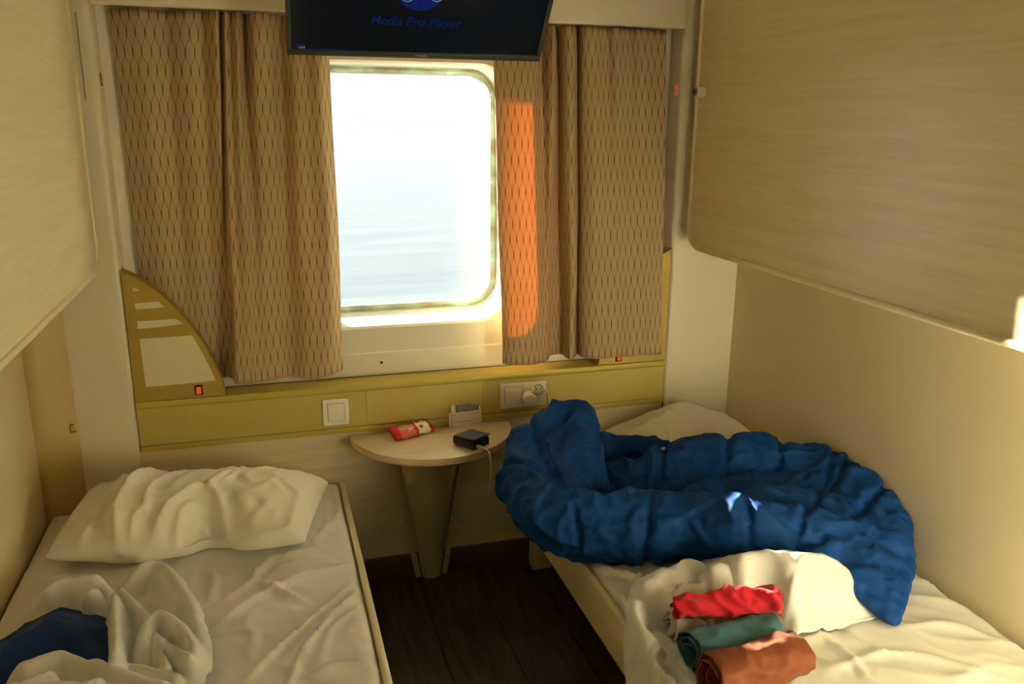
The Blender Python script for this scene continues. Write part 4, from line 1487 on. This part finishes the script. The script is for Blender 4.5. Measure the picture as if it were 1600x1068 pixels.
# slack, uneven filling and fold lines, then quilting seams as grooves across the rolls
nrm = normals(V, Fc)
thin = sstep(1.15, 1.32, V[:, 0]) * sstep(1.62, 1.45, V[:, 1])
V += nrm * ((.022 * noise3(V * 6 + 3) + .012 * (crease(V, 6.5, 3.1, 3.0) - .3) + .006 * (crease(V, 14, 8.3, 3.0) - .3)) * (1 - .75 * thin))[:, None]
V[:, 2] = np.maximum(V[:, 2], duv_floor(V))
nrm = normals(V, Fc)
seams = []
for (u0, v0, u1, v1) in ((1024, 782, 1008, 868), (1143, 790, 1148, 850), (893, 790, 888, 830), (842, 755, 790, 775), (1136, 690, 1132, 760), (1037, 690, 1032, 760), (1225, 690, 1215, 760), (1300, 760, 1360, 745), (1330, 800, 1400, 800), (858, 690, 800, 690), (1250, 830, 1300, 760), (1340, 880, 1345, 950)):
    a = on(u0, v0, 'Z', .52); b_ = on(u1, v1, 'Z', .44)
    seams.append((a, b_))
groove = np.zeros(len(V))
for a, b_ in seams:
    ab = b_ - a
    # plane through the seam and the sight direction upward
    vdir = np.array([0, 0, 1.0])
    nn_ = np.cross(ab, vdir); nn_ /= np.linalg.norm(nn_) + 1e-9
    d = (V - a) @ nn_
    t = ((V - a) @ ab) / (ab @ ab)
    mk = sstep(-.25, 0, t) * (1 - sstep(1.0, 1.25, t))
    groove += np.exp(-(np.abs(d) / .007)) * mk
V -= nrm * (np.clip(groove, 0, 1) * .013)[:, None]
V = relax(V, Fc, grow=lambda v: 1.11 + .06 * noise3(v * 7), goal_k=.004, iters=130, bend_k=.14, zmin=duv_floor, jitter=.004, jscale=14)
V -= normals(V, Fc) * (np.clip(groove, 0, 1) ** 1.3 * .010)[:, None]
V[:, 2] = np.maximum(V[:, 2], duv_floor(V))
V[:, 0] = np.minimum(V[:, 0], XR - .005)
V[:, 1] = np.minimum(V[:, 1], 2.390)
duv = mesh('duvet', V, Fc, M['blue'])
subsurf(duv)
set_props(duv, 'big bunched blue quilted duvet on the right bed', 'duvet')


# ------------------------------------------------------------------ loose cloth modelled as relief over a bed
def relief(name, label, cat, outline, zfun, mat, step=.008, thick=.004, grow=1.05, seed=0, zmin=None, iters=60, skirt=True, group=None, goal_k=.006, jit=.002, jsc=20, bend=.16):
    """cloth lying within outline (x,y polygon), height zfun(P)"""
    ol = spline(list(outline) + [outline[0]], 8)[:-1]
    x0, y0 = ol.min(0) - .01; x1, y1 = ol.max(0) + .01
    xs = np.arange(x0, x1, step); ys = np.arange(y0, y1, step)
    nx, ny = len(xs), len(ys)
    X, Y = np.meshgrid(xs, ys)
    P = np.stack([X.ravel(), Y.ravel()], 1)
    sd_ = poly_sd(P, ol)
    keep = sd_ < step * .45
    # snap boundary
    z = zfun(P)
    ids = -np.ones(len(P), int)
    Fc = []
    for f in grid(nx, ny):
        if all(keep[i] for i in f): Fc.append(f)
    used = sorted({i for f in Fc for i in f})
    for k_, i in enumerate(used): ids[i] = k_
    V = np.column_stack([P[used], z[used]])
    ec = {}
    for f in Fc:
        for q in range(4):
            e_ = (min(f[q], f[(q + 1) % 4]), max(f[q], f[(q + 1) % 4])); ec[e_] = ec.get(e_, 0) + 1
    bd = sorted({ids[i] for e_, c_ in ec.items() if c_ == 1 for i in e_})
    dense = np.vstack([ol[i] * (1 - t) + ol[(i + 1) % len(ol)] * t for i in range(len(ol)) for t in (0, .25, .5, .75)])
    for i in bd:
        dd = ((dense - V[i, :2]) ** 2).sum(1); q = dense[dd.argmin()]
        V[i, :2] = q
    V[bd, 2] = zfun(V[bd, :2])
    Fc = [tuple(ids[i] for i in f) for f in Fc]
    V = relax(V, Fc, grow=grow, goal_k=goal_k, iters=iters, bend_k=bend, zmin=zmin, jitter=jit, jscale=jsc)
    o = mesh(name, V, Fc, mat)
    md = o.modifiers.new('th', 'SOLIDIFY'); md.thickness = thick; md.offset = 1.0
    subsurf(o)
    set_props(o, label, cat, group)
    return o


def folds(P, lst, zr=None):
    """soft-crested folds; each (pixels, crest z, width, sharpness)"""
    z = np.zeros(len(P))
    for (pts, zt, w, sh) in lst:
        h = zt - ZM
        q = np.array(onz(pts, zt))
        pl = spline([tuple(a) for a in q], 6) if len(q) > 2 else q
        d, t, sg = seg_dist(P, pl)
        ta = np.clip(np.sin(np.clip(t, .0, 1) * PI) * 2.2, 0.25, 1)
        z = np.maximum(z, h * ta * np.exp(-(d / w) ** sh))
    return z


ZB = ZM + .012
AX = {'grey': (on(1046, 978, 'Z', ZB + .029), on(1190, 955, 'Z', ZB + .029)),
      'red': (on(1056, 950, 'Z', ZB + .080), on(1212, 937, 'Z', ZB + .088)),
      'teal': (on(1078, 1020, 'Z', ZB + .039), on(1212, 986, 'Z', ZB + .038)),
      'rust': (on(1112, 1062, 'Z', ZB + .042), on(1246, 1020, 'Z', ZB + .043))}
ROLL_AXES = list(AX.values())

# white top sheet on the right bed, spilling over the aisle edge
wo = [(1085, 900), (1140, 858), (1200, 840), (1290, 850), (1355, 895), (1372, 945), (1340, 958), (1290, 972), (1222, 996), (1180, 1068), (1120, 1120), (1020, 1150)]
wpts = [tuple(q) for q in onz(wo, .40)]
wpts += [(.655, .92), (.645, 1.12), (.645, 1.30), (.685, 1.42), (.76, 1.52), (.83, 1.50)]


def zw(P):
    base = lerp_grid(gr_, P) + .004
    fd = folds(P, [
        ([(982, 1010), (990, 950), (1025, 908), (1072, 883), (1112, 898)], .462, .075, 1.7),
        ([(1100, 900), (1135, 885), (1165, 872)], .480, .05, 1.6),
        ([(1150, 880), (1180, 871), (1235, 869), (1290, 876), (1335, 895)], .517, .135, 1.5),
        ([(1172, 905), (1177, 885), (1183, 869)], .538, .024, 1.3),
        ([(1232, 893), (1243, 882), (1252, 871)], .524, .018, 1.3),
        ([(1270, 885), (1320, 905), (1358, 932)], .440, .09, 1.6),
        ([(1185, 915), (1255, 920), (1345, 915)], .458, .030, 1.3),
        ([(1040, 918), (1100, 915), (1160, 905)], .452, .022, 1.3),
        ([(1000, 1000), (1030, 965), (1065, 925)], .452, .012, 1.2),
        ([(1012, 960), (1040, 930), (1080, 905)], .462, .010, 1.2),
        ([(990, 1040), (1005, 1000), (1045, 975)], .446, .012, 1.2),
        ([(985, 1068), (1000, 1030), (1030, 1000), (1045, 985)], .436, .011, 1.2),
        ([(1005, 1090), (1012, 1040), (1010, 1000)], .428, .010, 1.2),
        ([(1022, 1085), (1028, 1030), (1022, 990)], .424, .010, 1.2),
        ([(1060, 1068), (1048, 1040), (1020, 1012)], .424, .012, 1.2),
        ([(1100, 1068), (1080, 1055), (1060, 1060)], .408, .012, 1.3),
        ([(1215, 965), (1270, 955), (1330, 945)], .405, .03, 1.5),
    ])
    fd = fd + .006 * crease(P, 6.0, 21) * (P[:, 0] < .93) + .003 * crease(P, 12, 5)
    sd0 = poly_sd(P, wpts)
    fd = fd * np.where(P[:, 0] > 1.0, np.clip(-sd0 / .07, 0, 1) ** .8, 1)
    for a_, b_ in ROLL_AXES:
        dr, _, _ = seg_dist(P, [a_[:2], b_[:2]])
        fd = fd * (.12 + .88 * sstep(.030, .070, dr))
    z = base + fd
    edge = np.clip((.692 - P[:, 0]) / .04, 0, 1)
    z = z - edge ** 1.5 * .10
    return z + .003 * noise3(np.column_stack([P * 30, np.zeros(len(P))]))


def wmin(V):
    return np.where(V[:, 0] > .688, np.maximum(lerp_grid(gr_, V[:, :2]) + .002, .3785), -9)


relief('top_sheet', 'crumpled white top sheet under the rolled clothes on the right bed', 'sheet', wpts, zw, M['linen'], zmin=wmin, grow=1.11, iters=120, step=.0068, goal_k=.012, bend=.10, jit=.003, jsc=26)

# left bed: white bedding thrown back round a dark blue quilt
lo = [(88, 915), (175, 906), (245, 880), (300, 930), (325, 1000), (330, 1045), (318, 1068), (330, 1130), (240, 1200), (60, 1230), (-130, 1150), (-100, 1060), (-20, 1010), (45, 950)]
lpts = [tuple(q) for q in onz(lo, .40)]
lpts = [(max(x, XL + .012), y) for x, y in lpts]
bpoly = [(90, 937), (145, 945), (176, 962), (178, 1000), (172, 1030), (140, 1040), (95, 1024), (40, 1040), (-20, 1066), (-70, 1060), (-30, 1000), (40, 962)]
bp2 = [tuple(q) for q in onz(bpoly, .43)]
bp2 = [(max(x, XL + .014), y) for x, y in bp2]


def zlw(P):
    base = lerp_grid(gl_, P) + .004
    fd = folds(P, [
        ([(62, 940), (85, 918), (120, 908), (178, 907)], .435, .026, 2.0),
        ([(178, 906), (178, 950), (180, 1000), (178, 1032)], .465, .016, 1.5),
        ([(178, 906), (205, 935), (235, 965), (262, 985)], .435, .014, 1.3),
        ([(180, 908), (245, 882), (290, 930), (312, 985), (328, 1050)], .425, .024, 1.7),
        ([(222, 1030), (230, 975), (256, 962), (292, 990), (312, 1040)], .450, .026, 1.8),
        ([(230, 976), (265, 1000), (310, 1030)], .455, .012, 1.2),
        ([(235, 980), (250, 1010), (262, 1040)], .445, .012, 1.2),
        ([(175, 1037), (230, 1045), (300, 1062)], .425, .020, 1.5),
        ([(-10, 1064), (50, 1038), (110, 1024), (160, 1044), (240, 1073), (300, 1088)], .435, .032, 2.2),
        ([(-60, 1095), (30, 1085), (130, 1085), (240, 1112)], .440, .07, 2.2),
        ([(20, 1068), (55, 1050), (92, 1034)], .462, .010, 1.2),
        ([(120, 1068), (150, 1055), (160, 1047)], .455, .012, 1.2),
        ([(130, 930), (142, 922), (160, 915)], .445, .012, 1.3),
        ([(245, 890), (270, 930), (295, 955)], .415, .02, 1.5),
    ])
    fd = fd + .003 * crease(P, 8.0, 33)
    sd_ = poly_sd(P, bp2)
    return base + fd * sstep(-.035, .004, sd_) + .003 * noise3(np.column_stack([P * 26, np.zeros(len(P)) + 4]))


def lmin(V):
    return lerp_grid(gl_, V[:, :2]) + .002


relief('top_sheet', 'white bedding thrown back on the left bed around the dark blue quilt', 'sheet', lpts, zlw, M['linen'], zmin=lmin, grow=1.10, iters=120, step=.0068, goal_k=.012, bend=.10, jit=.003, jsc=26)


def zlb(P):
    sd_ = poly_sd(P, bp2)
    base = lerp_grid(gl_, P) + .022
    return base + .050 * sstep(.02, -.10, sd_) + .010 * noise3(np.column_stack([P * 9, np.zeros(len(P)) + 8]))


ctr_ = np.mean(bp2, 0)
bp3 = [tuple(np.array(p) + (np.array(p) - ctr_) / np.linalg.norm(np.array(p) - ctr_) * .012) for p in bp2]
bp3 = [(max(x, XL + .014), y) for x, y in bp3]
relief('quilt', 'dark blue quilt folded inside the white bedding on the left bed', 'quilt', bp3, zlb, M['navy'], zmin=lambda V: lerp_grid(gl_, V[:, :2]) + .019, grow=1.05, iters=80, jsc=12, jit=.004)


# ------------------------------------------------------------------ rolled clothes
def roll_floor(V):
    return np.minimum(zw(V[:, :2]) + .013, ZM + .030)


def roll(name, label, a, b, r0, r1, mat, turns=2.6, seed=0, creased=1.0, squash=.95, grow=1.06, lumps=0.0):
    """a spiral of cloth wound round the axis a-b (world points at the roll's centre line)"""
    a = np.array(a, float); b = np.array(b, float)
    ax = b - a; L = np.linalg.norm(ax); ax /= L
    up = np.array([0, 0, 1.0]); sd = np.cross(ax, up); sd /= np.linalg.norm(sd); up = np.cross(sd, ax)
    na = int(turns * 40); nl = max(24, int(L / .006))
    V = []
    for i in range(nl):
        s = i / (nl - 1)
        r = r0 + (r1 - r0) * s
        for j in range(na):
            th = 2 * PI * turns * j / (na - 1) + .9
            k_ = j / (na - 1)
            rr = r * (.34 + .66 * k_ ** .8)
            rr *= 1 + lumps * math.sin(3 * th + 9 * s + seed)
            endw = .010 * (1 - k_) * math.sin(seed + 3.0 * k_ * turns) - .004 * math.sin(th * 2 + seed)
            sh = s * L + (endw if s < .5 else -endw) * abs(2 * s - 1) ** 3
            V.append(a + ax * sh + sd * (rr * math.cos(th)) + up * (rr * squash * math.sin(th)))
    V = np.array(V)
    rad = V - (a + ((V - a) @ ax)[:, None] * ax); rad /= np.linalg.norm(rad, axis=1)[:, None] + 1e-9
    skew = np.column_stack([V @ ax * 1.0 + V @ up * .8, V @ sd, V @ up])
    V += rad * (.010 * (crease(skew, 13, seed) - .25) + .006 * (crease(skew, 26, seed + 4) - .25) + .006 * noise3(V * 20 + seed))[:, None] * creased
    Fc = grid(na, nl)
    V = relax(V, Fc, grow=grow, goal_k=.01, iters=90, bend_k=.10, jitter=.002, jscale=30, zmin=roll_floor(V))
    o = mesh(name, V, Fc, mat)
    md = o.modifiers.new('th', 'SOLIDIFY'); md.thickness = .0036; md.offset = 0
    subsurf(o)
    set_props(o, label, 'rolled clothes', 'rolled clothes on the right bed')
    return o


roll('rolled_clothing', 'grey knit garment rolled up under the red roll', *AX['grey'], .030, .030, M['greyknit'], seed=2, creased=1.1)
roll('rolled_clothing', 'bright red garment rolled up, topmost of the four clothes rolls', *AX['red'], .028, .032, M['red'], seed=5, creased=1.3, lumps=.05, grow=1.08)
roll('rolled_clothing', 'teal garment rolled up between the red and rust rolls', *AX['teal'], .046, .042, M['teal'], seed=9, creased=.45)
roll('rolled_clothing', 'rust brown garment rolled up, nearest the camera on the right bed', *AX['rust'], .048, .049, M['rust'], seed=13, creased=.55)

# ------------------------------------------------------------------ light
W = bpy.data.worlds.new('world'); SC.world = W; W.use_nodes = True
bg = W.node_tree.nodes['Background']
bg.inputs['Color'].default_value = (0.97, 0.99, 1.0, 1)
bg.inputs['Strength'].default_value = 1.25

sun_dir = Vector((0.46, -1.0, -0.27)).normalized()
sd_l = bpy.data.lights.new('sun', 'SUN'); sd_l.energy = 82.0; sd_l.angle = math.radians(0.8); sd_l.color = (1.0, 0.925, 0.71)
so_ = bpy.data.objects.new('sun', sd_l); COL.objects.link(so_)
so_.rotation_euler = sun_dir.to_track_quat('-Z', 'Y').to_euler()
so_.location = (-2, 6, 4)

# daylight entering by the window (portal guides the sampling of the sky)
pl = bpy.data.lights.new('window_portal', 'AREA'); pl.shape = 'RECTANGLE'; pl.size = .70; pl.size_y = .76
pl.cycles.is_portal = True
po = bpy.data.objects.new('window_portal', pl); COL.objects.link(po)
po.location = ((GX0 + GX1) / 2, 2.78, (GZ0 + GZ1) / 2); po.rotation_euler = (math.radians(-90), 0, 0)

# added weak fill light under the ceiling, out of view, no known lamp
cl_ = bpy.data.lights.new('fill_light', 'AREA'); cl_.shape = 'DISK'; cl_.size = .45; cl_.energy = 1.5; cl_.color = (1.0, .90, .66)
co = bpy.data.objects.new('fill_light', cl_); COL.objects.link(co); co.location = (-.30, .0, H - .03)

vs_ = SC.view_settings
SC.display_settings.display_device = 'sRGB'
vs_.view_transform = 'Standard'; vs_.look = 'None'; vs_.exposure = 0.0; vs_.gamma = 1.0
vs_.use_curve_mapping = False
SC.cycles.use_denoising = True
SC.cycles.max_bounces = 12; SC.cycles.diffuse_bounces = 8; SC.cycles.glossy_bounces = 4; SC.cycles.transparent_max_bounces = 8
SC.cycles.sample_clamp_indirect = 25.0
SC.cycles.caustics_reflective = False; SC.cycles.caustics_refractive = False
